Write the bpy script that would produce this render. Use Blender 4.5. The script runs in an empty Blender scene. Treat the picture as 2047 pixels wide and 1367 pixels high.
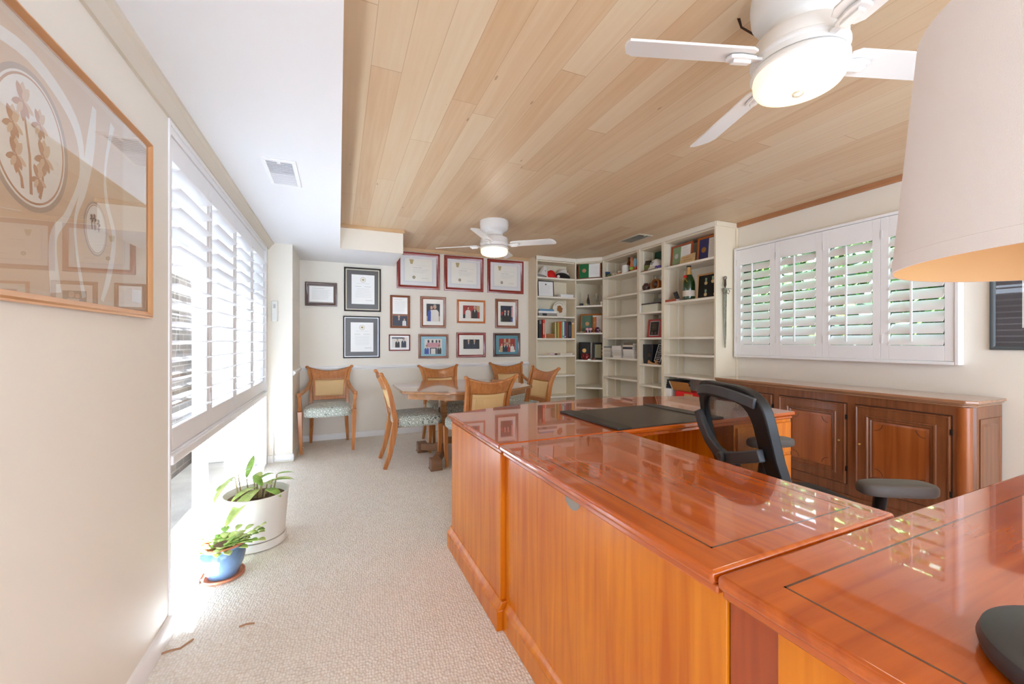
import bpy, bmesh, math, random
from math import sin, cos, pi, radians, sqrt, atan2
from mathutils import Matrix, Vector
random.seed(7)
S = bpy.context.scene
COL = S.collection
# ------------------------------------------------------------------ camera, sky, sun, exposure
cam_d = bpy.data.cameras.new('camera'); cam = bpy.data.objects.new('camera', cam_d); COL.objects.link(cam)
cam.location = (0, 0, 1.2); cam.rotation_euler = (radians(90), 0, radians(-23.04))
cam_d.sensor_width = 36; cam_d.lens = 814.8 / 2047 * 36; cam_d.clip_start = 0.02
S.camera = cam
W = bpy.data.worlds.new('sky'); S.world = W; W.use_nodes = True
bg = W.node_tree.nodes['Background']; bg.inputs[0].default_value = (0.76, 0.90, 1.08, 1); bg.inputs[1].default_value = 2.95
sd = bpy.data.lights.new('sun', 'SUN'); sd.energy = 60; sd.angle = radians(1.0); sd.color = (.80, .93, 1.10)
so = bpy.data.objects.new('sun', sd); COL.objects.link(so)
so.rotation_euler = Vector((0.20, -0.10, -1.0)).to_track_quat('-Z', 'Y').to_euler(); so.location = (-4, 3, 6)
S.view_settings.view_transform = 'Standard'; S.view_settings.look = 'None'
S.view_settings.exposure = 1.08; S.view_settings.gamma = 1; S.view_settings.use_curve_mapping = False
S.cycles.use_denoising = True
S.cycles.max_bounces = 10; S.cycles.diffuse_bounces = 6; S.cycles.glossy_bounces = 4
S.cycles.transparent_max_bounces = 12; S.cycles.transmission_bounces = 4
S.cycles.sample_clamp_indirect = 40; S.cycles.caustics_reflective = False; S.cycles.caustics_refractive = False

# ------------------------------------------------------------------ materials
MATS = {}
def srgb(c):
    f = lambda v: v / 12.92 if v <= .04045 else ((v + .055) / 1.055) ** 2.4
    return tuple(f(x / 255) for x in c) + (1,)
def base(name):
    m = bpy.data.materials.new(name); m.use_nodes = True
    return m, m.node_tree, m.node_tree.nodes['Principled BSDF']
def pm(name, c, rough=.5, metal=0, spec=.5, coat=0, bump=0, bscale=200, var=0, vscale=6, sheen=0, crough=.05):
    """plain painted, fabric or metal material with a slight procedural variation"""
    if name in MATS: return MATS[name]
    m, t, b = base(name); N = t.nodes; L = t.links
    b.inputs['Roughness'].default_value = rough; b.inputs['Metallic'].default_value = metal
    b.inputs['Specular IOR Level'].default_value = spec; b.inputs['Coat Weight'].default_value = coat
    b.inputs['Coat Roughness'].default_value = crough; b.inputs['Sheen Weight'].default_value = sheen
    col = srgb(c); b.inputs['Base Color'].default_value = col
    tc = N.new('ShaderNodeTexCoord')
    if var:
        n = N.new('ShaderNodeTexNoise'); n.inputs['Scale'].default_value = vscale; n.inputs['Detail'].default_value = 4
        L.new(tc.outputs['Object'], n.inputs['Vector'])
        r = N.new('ShaderNodeValToRGB'); r.color_ramp.elements[0].position = .3; r.color_ramp.elements[1].position = .7
        r.color_ramp.elements[0].color = tuple(x * (1 - var) for x in col[:3]) + (1,)
        r.color_ramp.elements[1].color = tuple(min(1, x * (1 + var)) for x in col[:3]) + (1,)
        L.new(n.outputs['Fac'], r.inputs['Fac']); L.new(r.outputs['Color'], b.inputs['Base Color'])
    if bump:
        n = N.new('ShaderNodeTexNoise'); n.inputs['Scale'].default_value = bscale
        L.new(tc.outputs['Object'], n.inputs['Vector'])
        bp = N.new('ShaderNodeBump'); bp.inputs['Strength'].default_value = bump; bp.inputs['Distance'].default_value = .002
        L.new(n.outputs['Fac'], bp.inputs['Height']); L.new(bp.outputs['Normal'], b.inputs['Normal'])
    MATS[name] = m; return m
def wood(name, c1, c2, axis=2, rough=.35, coat=.3, scale=1.0, crough=.06, spec=.5):
    if name in MATS: return MATS[name]
    m, t, b = base(name); N = t.nodes; L = t.links
    tc = N.new('ShaderNodeTexCoord'); mp = N.new('ShaderNodeMapping')
    sc = [26 * scale] * 3; sc[axis] = 1.4 * scale; mp.inputs['Scale'].default_value = sc
    L.new(tc.outputs['Object'], mp.inputs['Vector'])
    n = N.new('ShaderNodeTexNoise'); n.inputs['Scale'].default_value = 1.5; n.inputs['Detail'].default_value = 6; n.inputs['Distortion'].default_value = .6
    L.new(mp.outputs['Vector'], n.inputs['Vector'])
    n2 = N.new('ShaderNodeTexNoise'); n2.inputs['Scale'].default_value = 2.2; n2.inputs['Detail'].default_value = 2
    L.new(tc.outputs['Object'], n2.inputs['Vector'])
    ad = N.new('ShaderNodeMath'); ad.operation = 'MULTIPLY_ADD'; ad.inputs[1].default_value = .65
    L.new(n.outputs['Fac'], ad.inputs[0])
    mu = N.new('ShaderNodeMath'); mu.operation = 'MULTIPLY'; mu.inputs[1].default_value = .35
    L.new(n2.outputs['Fac'], mu.inputs[0]); L.new(mu.outputs[0], ad.inputs[2])
    r = N.new('ShaderNodeValToRGB'); r.color_ramp.elements[0].position = .36; r.color_ramp.elements[1].position = .64
    r.color_ramp.elements[0].color = srgb(c1); r.color_ramp.elements[1].color = srgb(c2)
    L.new(ad.outputs[0], r.inputs['Fac']); L.new(r.outputs['Color'], b.inputs['Base Color'])
    b.inputs['Roughness'].default_value = rough; b.inputs['Coat Weight'].default_value = coat; b.inputs['Coat Roughness'].default_value = crough
    b.inputs['Specular IOR Level'].default_value = spec
    MATS[name] = m; return m
def emis(name, c, s):
    if name in MATS: return MATS[name]
    m, t, b = base(name); b.inputs['Base Color'].default_value = srgb(c); b.inputs['Roughness'].default_value = .3
    b.inputs['Emission Color'].default_value = srgb(c); b.inputs['Emission Strength'].default_value = s
    MATS[name] = m; return m
def glass(name, tint=(1, 1, 1), refl=1.0, ior=1.45):
    if name in MATS: return MATS[name]
    m = bpy.data.materials.new(name); m.use_nodes = True; t = m.node_tree; N = t.nodes; L = t.links; N.clear()
    o = N.new('ShaderNodeOutputMaterial'); mx = N.new('ShaderNodeMixShader'); tr = N.new('ShaderNodeBsdfTransparent')
    tr.inputs[0].default_value = tint + (1,); gl = N.new('ShaderNodeBsdfGlossy'); gl.inputs['Roughness'].default_value = .01
    fr = N.new('ShaderNodeFresnel'); fr.inputs['IOR'].default_value = ior
    mu = N.new('ShaderNodeMath'); mu.operation = 'MULTIPLY'; mu.inputs[1].default_value = refl; mu.use_clamp = True
    ge = N.new('ShaderNodeNewGeometry'); ib = N.new('ShaderNodeMath'); ib.operation = 'SUBTRACT'; ib.inputs[0].default_value = 1; L.new(ge.outputs['Backfacing'], ib.inputs[1])
    m3 = N.new('ShaderNodeMath'); m3.operation = 'MULTIPLY'; L.new(fr.outputs[0], m3.inputs[0]); L.new(ib.outputs[0], m3.inputs[1])
    L.new(m3.outputs[0], mu.inputs[0]); L.new(mu.outputs[0], mx.inputs[0]); L.new(tr.outputs[0], mx.inputs[1]); L.new(gl.outputs[0], mx.inputs[2])
    L.new(mx.outputs[0], o.inputs[0]); MATS[name] = m; return m

WALL = pm('wall_paint', (235, 229, 217), .55, spec=.35, bump=.08, bscale=300)
SOFF = pm('ceiling_white', (236, 236, 238), .8, bump=.05, bscale=300)
WHITE = pm('trim_white', (240, 240, 240), .35, spec=.4)
SHUT = pm('shutter_white', (241, 241, 242), .38, spec=.4)
CREAM = pm('shelf_cream', (232, 220, 196), .4, spec=.4)  # cream paint with some of the warm light on the panels mixed in
CREAM_E = pm('shelf_edge_cream', (242, 236, 222), .4)
CROWN = pm('crown_beige', (218, 209, 194), .5)
BLK = pm('black_plastic', (24, 25, 27), .42, spec=.45)
DGREY = pm('dark_grey_plastic', (70, 72, 76), .45)
PAD = pm('armrest_pad', (88, 82, 78), .5, bump=.15, bscale=500)
LEATH = pm('black_leather', (38, 32, 29), .34, spec=.5, bump=.12, bscale=350)
FAN = pm('fan_white', (226, 224, 222), .4)
GOLD = pm('gold_metal', (205, 160, 95), .3, metal=.85)
BRONZE = pm('copper_frame', (236, 182, 134), .32, metal=.7)
SILVER = pm('silver_metal', (190, 190, 192), .3, metal=.9)
STEEL = pm('dark_steel', (150, 144, 136), .35, metal=.85, var=.3, vscale=30)
PAPER = pm('paper', (238, 236, 228), .55, coat=.3)
PAPERW = pm('paper_white', (246, 246, 244), .5, coat=.3)
INK = pm('faded_ink', (186, 186, 192), .6)
INKD = pm('dark_ink', (112, 112, 118), .6)
MATDK = pm('dark_mat_board', (88, 84, 82), .45, coat=.25, crough=.1)
TANLINE = pm('tan_fillet', (214, 205, 184), .5)
MATW = pm('white_mat_board', (226, 228, 230), .5, coat=.3)
MATBL = pm('blue_mat_board', (128, 176, 190), .5, coat=.3)
MATGR = pm('green_mat_board', (26, 110, 58), .6)
MATSAGE = pm('sage_mat_board', (132, 158, 118), .6)
MATNAVY = pm('navy_mat_board', (62, 66, 120), .6)
MATDGR = pm('dark_green_mat_board', (46, 84, 64), .6)
DESKT = wood('desk_top_cherry', (172, 70, 4), (206, 98, 12), 1, rough=.2, coat=1, scale=.8, crough=.025, spec=.4)
DESKTX = wood('desk_top_cherry_cross', (172, 70, 4), (206, 98, 12), 0, rough=.2, coat=1, scale=.8, crough=.025, spec=.4)
DESKS = wood('desk_side_cherry', (198, 98, 6), (228, 136, 22), 2, rough=.4, coat=.7, scale=.7, crough=.2, spec=.15)
DESKM = wood('desk_molding_cherry', (176, 74, 16), (206, 100, 30), 1, rough=.2, coat=.9)
INLAY = pm('ebony_inlay', (96, 48, 26), .2, coat=1)
CRED = wood('credenza_walnut', (108, 62, 34), (140, 86, 52), 2, rough=.32, coat=.35, scale=.9, crough=.15)
CREDP = wood('credenza_panel_walnut', (140, 72, 28), (176, 102, 52), 2, rough=.3, coat=.4, scale=.5, crough=.15)
CREDD = pm('credenza_groove', (48, 26, 16), .5)
CHW = wood('chair_fruitwood', (170, 102, 50), (206, 138, 78), 2, rough=.3, coat=.4, scale=1, crough=.12)
TBW = wood('table_fruitwood', (160, 112, 72), (184, 136, 94), 0, rough=.18, coat=.8, scale=.8, crough=.05)
FR_RED = wood('cherry_red_frame', (128, 36, 28), (156, 50, 36), 0, rough=.25, coat=.7)
FR_BRN = wood('brown_wood_frame', (128, 72, 44), (156, 94, 60), 0, rough=.3, coat=.5)
FR_WAL = wood('walnut_frame', (74, 48, 40), (98, 66, 54), 0, rough=.3, coat=.5)
FR_ORG = wood('orange_wood_frame', (186, 96, 34), (206, 120, 50), 0, rough=.3, coat=.5)
FR_GRY = pm('grey_wood_frame', (76, 84, 88), .4)
FR_BLK = pm('black_frame', (52, 46, 44), .3, coat=.5)

def wood_ceiling():
    m, t, b = base('ceiling_planks'); N = t.nodes; L = t.links
    tc = N.new('ShaderNodeTexCoord'); sp = N.new('ShaderNodeSeparateXYZ'); L.new(tc.outputs['Object'], sp.inputs[0])
    def M(op, a, bb=None, c=None):
        n = N.new('ShaderNodeMath'); n.operation = op
        for i, v in enumerate((a, bb, c)):
            if v is None: continue
            if isinstance(v, (int, float)): n.inputs[i].default_value = v
            else: L.new(v, n.inputs[i])
        return n.outputs[0]
    xs = M('DIVIDE', sp.outputs[0], .133); row = M('FLOOR', xs); fx = M('FRACT', xs)
    wn = N.new('ShaderNodeTexWhiteNoise'); wn.noise_dimensions = '1D'; L.new(row, wn.inputs['W'])
    ys = M('ADD', M('DIVIDE', sp.outputs[1], 2.1), M('MULTIPLY', wn.outputs['Value'], 7.3)); seg = M('FLOOR', ys); fy = M('FRACT', ys)
    cv = N.new('ShaderNodeCombineXYZ'); L.new(row, cv.inputs[0]); L.new(seg, cv.inputs[1])
    w2 = N.new('ShaderNodeTexWhiteNoise'); w2.noise_dimensions = '3D'; L.new(cv.outputs[0], w2.inputs['Vector'])
    mp = N.new('ShaderNodeMapping'); mp.inputs['Scale'].default_value = (30, 1.2, 1); L.new(tc.outputs['Object'], mp.inputs['Vector'])
    av = N.new('ShaderNodeVectorMath'); av.operation = 'ADD'; L.new(mp.outputs[0], av.inputs[0]); L.new(w2.outputs['Color'], av.inputs[1])
    g = N.new('ShaderNodeTexNoise'); g.inputs['Scale'].default_value = 1.2; g.inputs['Detail'].default_value = 5; g.inputs['Distortion'].default_value = .5; L.new(av.outputs[0], g.inputs['Vector'])
    f = M('ADD', M('ADD', M('MULTIPLY', w2.outputs['Value'], .38), .1), M('MULTIPLY', g.outputs['Fac'], .5))
    r = N.new('ShaderNodeValToRGB'); e = r.color_ramp.elements
    e[0].position = .18; e[0].color = srgb((198, 158, 118)); e[1].position = .9; e[1].color = srgb((221, 202, 172))
    x = e.new(.5); x.color = srgb((213, 184, 149)); L.new(f, r.inputs['Fac'])
    gx = M('LESS_THAN', fx, .022); gy = M('LESS_THAN', fy, .0022); gr = M('MAXIMUM', gx, gy)
    mx = N.new('ShaderNodeMixRGB'); mx.inputs[2].default_value = srgb((158, 112, 80)); L.new(M('MULTIPLY', gr, .45), mx.inputs[0]); L.new(r.outputs[0], mx.inputs[1])
    kn = N.new('ShaderNodeTexVoronoi'); kn.inputs['Scale'].default_value = 2.3; mk = N.new('ShaderNodeMapping'); mk.inputs['Scale'].default_value = (3.2, 1, 1)
    L.new(tc.outputs['Object'], mk.inputs[0]); L.new(mk.outputs[0], kn.inputs['Vector'])
    kk = M('LESS_THAN', kn.outputs['Distance'], .045)
    m2 = N.new('ShaderNodeMixRGB'); m2.inputs[2].default_value = srgb((128, 84, 58)); L.new(M('MULTIPLY', kk, .5), m2.inputs[0]); L.new(mx.outputs[0], m2.inputs[1])
    L.new(m2.outputs[0], b.inputs['Base Color']); b.inputs['Roughness'].default_value = .45
    bp = N.new('ShaderNodeBump'); bp.inputs['Strength'].default_value = .25; bp.inputs['Distance'].default_value = .002; bp.invert = True
    L.new(gr, bp.inputs['Height']); L.new(bp.outputs[0], b.inputs['Normal'])
    return m
def carpet():
    m, t, b = base('berber_carpet'); N = t.nodes; L = t.links
    tc = N.new('ShaderNodeTexCoord'); mp = N.new('ShaderNodeMapping'); mp.inputs['Scale'].default_value = (1, .8, 1); mp.inputs['Rotation'].default_value = (0, 0, .1)
    L.new(tc.outputs['Object'], mp.inputs[0])
    v = N.new('ShaderNodeTexVoronoi'); v.inputs['Scale'].default_value = 92; v.inputs['Randomness'].default_value = .55; L.new(mp.outputs[0], v.inputs['Vector'])
    n = N.new('ShaderNodeTexNoise'); n.inputs['Scale'].default_value = 14; n.inputs['Detail'].default_value = 5; L.new(tc.outputs['Object'], n.inputs['Vector'])
    r = N.new('ShaderNodeValToRGB'); e = r.color_ramp.elements
    e[0].position = .15; e[0].color = srgb((248, 246, 240)); e[1].position = .85; e[1].color = srgb((226, 218, 206)); L.new(v.outputs['Distance'], r.inputs['Fac'])
    mx = N.new('ShaderNodeMixRGB'); mx.blend_type = 'MULTIPLY'; mx.inputs[0].default_value = .25
    r2 = N.new('ShaderNodeValToRGB'); r2.color_ramp.elements[0].position = .35; r2.color_ramp.elements[0].color = (.84, .82, .8, 1); r2.color_ramp.elements[1].position = .65
    L.new(n.outputs['Fac'], r2.inputs[0]); L.new(r.outputs[0], mx.inputs[1]); L.new(r2.outputs[0], mx.inputs[2]); L.new(mx.outputs[0], b.inputs['Base Color'])
    b.inputs['Roughness'].default_value = .95; b.inputs['Specular IOR Level'].default_value = .1
    bp = N.new('ShaderNodeBump'); bp.inputs['Strength'].default_value = .8; bp.inputs['Distance'].default_value = .006; bp.invert = True
    L.new(v.outputs['Distance'], bp.inputs['Height']); L.new(bp.outputs[0], b.inputs['Normal'])
    return m
def fabric():
    m, t, b = base('seat_fabric'); N = t.nodes; L = t.links
    tc = N.new('ShaderNodeTexCoord'); v = N.new('ShaderNodeTexVoronoi'); v.inputs['Scale'].default_value = 27; v.inputs['Randomness'].default_value = .6
    v.feature = 'DISTANCE_TO_EDGE'; L.new(tc.outputs['Object'], v.inputs['Vector'])
    r = N.new('ShaderNodeValToRGB'); e = r.color_ramp.elements; r.color_ramp.interpolation = 'EASE'
    e[0].position = .05; e[0].color = srgb((206, 212, 200)); e[1].position = .4; e[1].color = srgb((206, 212, 200))
    a = e.new(.13); a.color = srgb((92, 98, 94)); c = e.new(.26); c.color = srgb((206, 212, 200)); L.new(v.outputs[0], r.inputs[0])
    L.new(r.outputs[0], b.inputs['Base Color']); b.inputs['Roughness'].default_value = .6; b.inputs['Sheen Weight'].default_value = .3
    return m
def net(name, col, scale, hole, shear=False):
    """woven surface with real see-through holes"""
    m = bpy.data.materials.new(name); m.use_nodes = True; t = m.node_tree; N = t.nodes; L = t.links; b = N['Principled BSDF']
    b.inputs['Base Color'].default_value = srgb(col); b.inputs['Roughness'].default_value = .5
    tc = N.new('ShaderNodeTexCoord'); sp = N.new('ShaderNodeSeparateXYZ'); L.new(tc.outputs['UV'], sp.inputs[0])
    def M(op, a, bb):
        n = N.new('ShaderNodeMath'); n.operation = op
        for i, v in enumerate((a, bb)):
            if isinstance(v, (int, float)): n.inputs[i].default_value = v
            elif v is not None: L.new(v, n.inputs[i])
        return n.outputs[0]
    ax = M('ADD', sp.outputs[0], M('MULTIPLY', sp.outputs[1], 1.0 if shear else 0)); ay = M('SUBTRACT', sp.outputs[1], M('MULTIPLY', sp.outputs[0], 1.0 if shear else 0))
    fx = M('FRACT', M('MULTIPLY', ax, scale), None); fy = M('FRACT', M('MULTIPLY', ay, scale), None)
    inx = M('LESS_THAN', M('ABSOLUTE', M('SUBTRACT', fx, .5), None), hole / 2); iny = M('LESS_THAN', M('ABSOLUTE', M('SUBTRACT', fy, .5), None), hole / 2)
    f = M('MULTIPLY', inx, iny); tr = N.new('ShaderNodeBsdfTransparent'); mx = N.new('ShaderNodeMixShader')
    L.new(f, mx.inputs[0]); L.new(b.outputs[0], mx.inputs[1]); L.new(tr.outputs[0], mx.inputs[2]); L.new(mx.outputs[0], N['Material Output'].inputs[0])
    MATS[name] = m; return m
def brick(name, c1, c2, cm):
    m, t, b = base(name); N = t.nodes; L = t.links
    tc = N.new('ShaderNodeTexCoord'); sp = N.new('ShaderNodeSeparateXYZ'); cb = N.new('ShaderNodeCombineXYZ'); L.new(tc.outputs['Object'], sp.inputs[0])
    L.new(sp.outputs[1], cb.inputs[0]); L.new(sp.outputs[2], cb.inputs[1])
    k = N.new('ShaderNodeTexBrick'); k.inputs['Color1'].default_value = srgb(c1); k.inputs['Color2'].default_value = srgb(c2); k.inputs['Mortar'].default_value = srgb(cm)
    k.inputs['Scale'].default_value = 1; k.inputs['Brick Width'].default_value = .21; k.inputs['Row Height'].default_value = .075; k.inputs['Mortar Size'].default_value = .006
    L.new(cb.outputs[0], k.inputs['Vector']); L.new(k.outputs[0], b.inputs['Base Color']); b.inputs['Roughness'].default_value = .9
    return m
CEILW = wood_ceiling(); CARPET = carpet(); FABRIC = fabric()
CANE = net('woven_cane', (236, 200, 142), 66, .34); MESHN = net('chair_mesh', (44, 44, 46), 210, .5, True)
LEAF = pm('leaf_green', (152, 192, 92), .45, var=.35, vscale=20); LEAF2 = pm('leaf_pale_green', (198, 216, 132), .45, var=.3, vscale=25)
SOIL = pm('potting_soil', (112, 88, 70), .95, var=.4, vscale=60, bump=.8, bscale=120)

# ------------------------------------------------------------------ mesh helpers
class MB:
    def __init__(s, M=None): s.v = []; s.f = []; s.m = []; s.uv = {}; s.M = M or Matrix()
    def add(s, vs, fs, m=0):
        b = len(s.v); s.v += [tuple(s.M @ Vector(p)) for p in vs]
        for f in fs: s.f.append(tuple(b + i for i in f)); s.m.append(m)
        return s
    def box(s, x0, x1, y0, y1, z0, z1, m=0):
        x0, x1 = sorted((x0, x1)); y0, y1 = sorted((y0, y1)); z0, z1 = sorted((z0, z1))
        return s.add([(x0, y0, z0), (x1, y0, z0), (x1, y1, z0), (x0, y1, z0), (x0, y0, z1), (x1, y0, z1), (x1, y1, z1), (x0, y1, z1)],
                     [(3, 2, 1, 0), (4, 5, 6, 7), (0, 1, 5, 4), (1, 2, 6, 5), (2, 3, 7, 6), (3, 0, 4, 7)], m)
    def prism(s, poly, z0, z1, m=0, ax=2):
        n = len(poly)
        def P(a, b, z): return (a, b, z) if ax == 2 else ((a, z, b) if ax == 1 else (z, a, b))
        vs = [P(a, b, z0) for a, b in poly] + [P(a, b, z1) for a, b in poly]
        fs = [tuple(range(n))[::-1], tuple(range(n, 2 * n))] + [(i, (i + 1) % n, n + (i + 1) % n, n + i) for i in range(n)]
        return s.add(vs, fs, m)
    def lathe(s, prof, c=(0, 0, 0), n=32, m=0, sx=1, sy=1):
        vs = []; fs = []
        for r, z in prof:
            for k in range(n): a = 2 * pi * k / n; vs.append((c[0] + r * cos(a) * sx, c[1] + r * sin(a) * sy, c[2] + z))
        for i in range(len(prof) - 1):
            for k in range(n): k2 = (k + 1) % n; fs.append((i * n + k, i * n + k2, (i + 1) * n + k2, (i + 1) * n + k))
        if prof[0][0] > 1e-5: fs.append(tuple(range(n))[::-1])
        if prof[-1][0] > 1e-5: fs.append(tuple((len(prof) - 1) * n + k for k in range(n)))
        return s.add(vs, fs, m)
    def cyl(s, c, r, h, n=24, m=0, ax=2, r2=None):
        r2 = r if r2 is None else r2
        old = s.M
        if ax == 0: s.M = old @ Matrix.Translation(c) @ Matrix.Rotation(pi / 2, 4, 'Y'); c = (0, 0, 0)
        if ax == 1: s.M = old @ Matrix.Translation(c) @ Matrix.Rotation(-pi / 2, 4, 'X'); c = (0, 0, 0)
        s.lathe([(r, 0), (r2, h)], c, n, m); s.M = old; return s
    def ball(s, c, rx, ry=None, rz=None, n=20, k=12, m=0, lo=-.5, hi=.5):
        ry = ry or rx; rz = rz or rx
        prof = [(max(1e-6, cos(pi * (lo + (hi - lo) * i / k))), sin(pi * (lo + (hi - lo) * i / k)) * rz) for i in range(k + 1)]
        vs = []; fs = []
        for r, z in prof:
            for q in range(n): a = 2 * pi * q / n; vs.append((c[0] + r * cos(a) * rx, c[1] + r * sin(a) * ry, c[2] + z))
        for i in range(k):
            for q in range(n): q2 = (q + 1) % n; fs.append((i * n + q, i * n + q2, (i + 1) * n + q2, (i + 1) * n + q))
        return s.add(vs, fs, m)
    def sweep(s, pts, w, h, up=(0, 0, 1), m=0, n=0):
        """sweep along pts: rectangular (n=0) or round/elliptic (n sides) section; w,h numbers or lists"""
        pts = [Vector(p) for p in pts]; N = len(pts)
        W_ = w if isinstance(w, (list, tuple)) else [w] * N; H_ = h if isinstance(h, (list, tuple)) else [h] * N
        vs = []; fs = []; up = Vector(up); k = n or 4
        for i, p in enumerate(pts):
            t = (pts[min(i + 1, N - 1)] - pts[max(i - 1, 0)]).normalized()
            a = t.cross(up)
            if a.length < 1e-4: a = t.cross(Vector((1, 0, 0)))
            a.normalize(); bb = a.cross(t).normalized()
            if n: sec = [(cos(2 * pi * j / n) / 2, sin(2 * pi * j / n) / 2) for j in range(n)]
            else: sec = [(-.5, -.5), (.5, -.5), (.5, .5), (-.5, .5)]
            for x, y in sec: vs.append(tuple(p + a * x * W_[i] + bb * y * H_[i]))
        for i in range(N - 1):
            for j in range(k): j2 = (j + 1) % k; fs.append((i * k + j, i * k + j2, (i + 1) * k + j2, (i + 1) * k + j))
        fs.append(tuple(range(k))[::-1]); fs.append(tuple((N - 1) * k + j for j in range(k)))
        return s.add(vs, fs, m)
    def tube(s, pts, r, n=10, m=0):
        d = [2 * x for x in r] if isinstance(r, (list, tuple)) else 2 * r
        return s.sweep(pts, d, d, m=m, n=n)
    def ring(s, x0, x1, z0, z1, prof, m=0):
        """mitred picture-frame moulding; prof = [(inset, depth toward -Y)]"""
        vs = []; fs = []; n = len(prof)
        for i, d in prof: vs += [(x0 + i, -d, z0 + i), (x1 - i, -d, z0 + i), (x1 - i, -d, z1 - i), (x0 + i, -d, z1 - i)]
        for k in range(n - 1):
            for j in range(4): j2 = (j + 1) % 4; fs.append((k * 4 + j, k * 4 + j2, (k + 1) * 4 + j2, (k + 1) * 4 + j))
        return s.add(vs, fs, m)
    def grid(s, fn, nu, nv, m=0, uv=False):
        b = len(s.v); vs = [fn(i / nu, j / nv) for i in range(nu + 1) for j in range(nv + 1)]; fs = []
        for i in range(nu):
            for j in range(nv): fs.append((i * (nv + 1) + j, (i + 1) * (nv + 1) + j, (i + 1) * (nv + 1) + j + 1, i * (nv + 1) + j + 1))
        s.add(vs, fs, m)
        if uv:
            for i in range(nu + 1):
                for j in range(nv + 1): s.uv[b + i * (nv + 1) + j] = (i / nu * uv[0], j / nv * uv[1])
        return s
    def build(s, name, mats, parent=None, loc=(0, 0, 0), rz=0, bevel=0, seg=2, smooth=40, sub=0, solid=0):
        me = bpy.data.meshes.new(name); me.from_pydata(s.v, [], s.f)
        mats = mats if isinstance(mats, (list, tuple)) else [mats]
        for q in mats: me.materials.append(q)
        for p, mi in zip(me.polygons, s.m): p.material_index = mi; p.use_smooth = bool(smooth)
        if s.uv:
            L = me.uv_layers.new(name='uv')
            for lp in me.loops: L.data[lp.index].uv = s.uv.get(lp.vertex_index, (0, 0))
        bm = bmesh.new(); bm.from_mesh(me)
        bmesh.ops.recalc_face_normals(bm, faces=bm.faces); bm.to_mesh(me); bm.free()
        if smooth: me.set_sharp_from_angle(angle=radians(smooth))
        me.update()
        o = bpy.data.objects.new(name, me); COL.objects.link(o); o.location = loc; o.rotation_euler = (0, 0, rz)
        if parent: o.parent = parent
        if solid: q = o.modifiers.new('solid', 'SOLIDIFY'); q.thickness = solid; q.offset = 0
        if bevel:
            q = o.modifiers.new('bevel', 'BEVEL'); q.width = bevel; q.segments = seg; q.limit_method = 'ANGLE'; q.angle_limit = radians(35)
            q.harden_normals = False
        if sub: q = o.modifiers.new('sub', 'SUBSURF'); q.levels = sub; q.render_levels = sub
        return o
def empty(name, label, cat, loc=(0, 0, 0), rz=0, group=None, rot=None):
    o = bpy.data.objects.new(name, None); COL.objects.link(o); o.location = loc
    o.rotation_euler = rot if rot else (0, 0, rz); o.empty_display_size = .05
    return tag(o, label, cat, group)
def tag(o, label, cat, group=None):
    o['label'] = label; o['category'] = cat
    if group: o['group'] = group
    return o
def struct(name, mb, mat, bevel=0, parent=None, smooth=40):
    o = mb.build(name, mat, parent, bevel=bevel, smooth=smooth)
    if not parent: o['kind'] = 'structure'
    return o
def copy_tree(o, parent=None):
    c = o.copy(); COL.objects.link(c)
    if parent: c.parent = parent
    for ch in [x for x in bpy.data.objects if x.parent == o]: copy_tree(ch, c)
    return c

# ------------------------------------------------------------------ room shell
XL, XR, YB, ZS, ZW = -.645, 3.85, 5.49, 2.185, 2.44
YF = -2.4
struct('floor', MB().box(XL, XR, YF, YB, -.06, 0), CARPET)
wl = MB().box(-.83, XL, YF, 2.105, 0, ZS + .3).box(-.83, XL, 4.56, 4.665, 0, ZS + .3).box(-.83, XL, 2.105, 4.56, 2.13, ZS + .3)
struct('wall_left', wl, WALL)
struct('wall_left_return', MB().prism([(-.83, 4.665), (-.43, 4.665), (-.43, YB + .1), (-.83, YB + .1)], 0, ZS + .3), WALL)
struct('wall_back', MB().box(-.43, XR + .15, YB, YB + .15, 0, ZW + .1), WALL)
# right wall with its window opening
RY0, RY1, RZ0, RZ1 = 1.38, 2.945, 1.10, 2.11
struct('wall_right', MB().box(XR, XR + .15, YF, RY0, 0, ZW + .1).box(XR, XR + .15, RY1, YB, 0, ZW + .1)
       .box(XR, XR + .15, RY0, RY1, 0, RZ0).box(XR, XR + .15, RY0, RY1, RZ1, ZW + .1), WALL)
struct('ceiling', MB().box(-.1, XR + .1, YF, YB + .1, ZW, ZW + .08), CEILW)
# low white soffit along the window wall with a cross box in front of the back wall
struct('ceiling_soffit', MB().prism([(-.83, YF), (.014, YF), (.014, 4.65), (.66, 4.65), (.66, YB), (-.83, YB)], ZS, ZS + .012), SOFF)
struct('ceiling_soffit_side', MB().box(.002, .014, YF, 4.65, ZS + .001, ZW), WALL, smooth=0)
struct('ceiling_soffit_box', MB().box(.0145, .6605, 4.6495, 4.665, ZS - .0005, ZW).box(.645, .6605, 4.665, YB, ZS - .0005, ZW), WALL)
struct('trim_soffit_cap', MB().box(.0145, .672, 4.628, 4.65, 2.405, ZW - .001).box(.6606, .672, 4.65, YB, 2.405, ZW - .001), wood('cap_wood', (196, 160, 118), (210, 176, 134), 0, rough=.5, coat=0))
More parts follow.
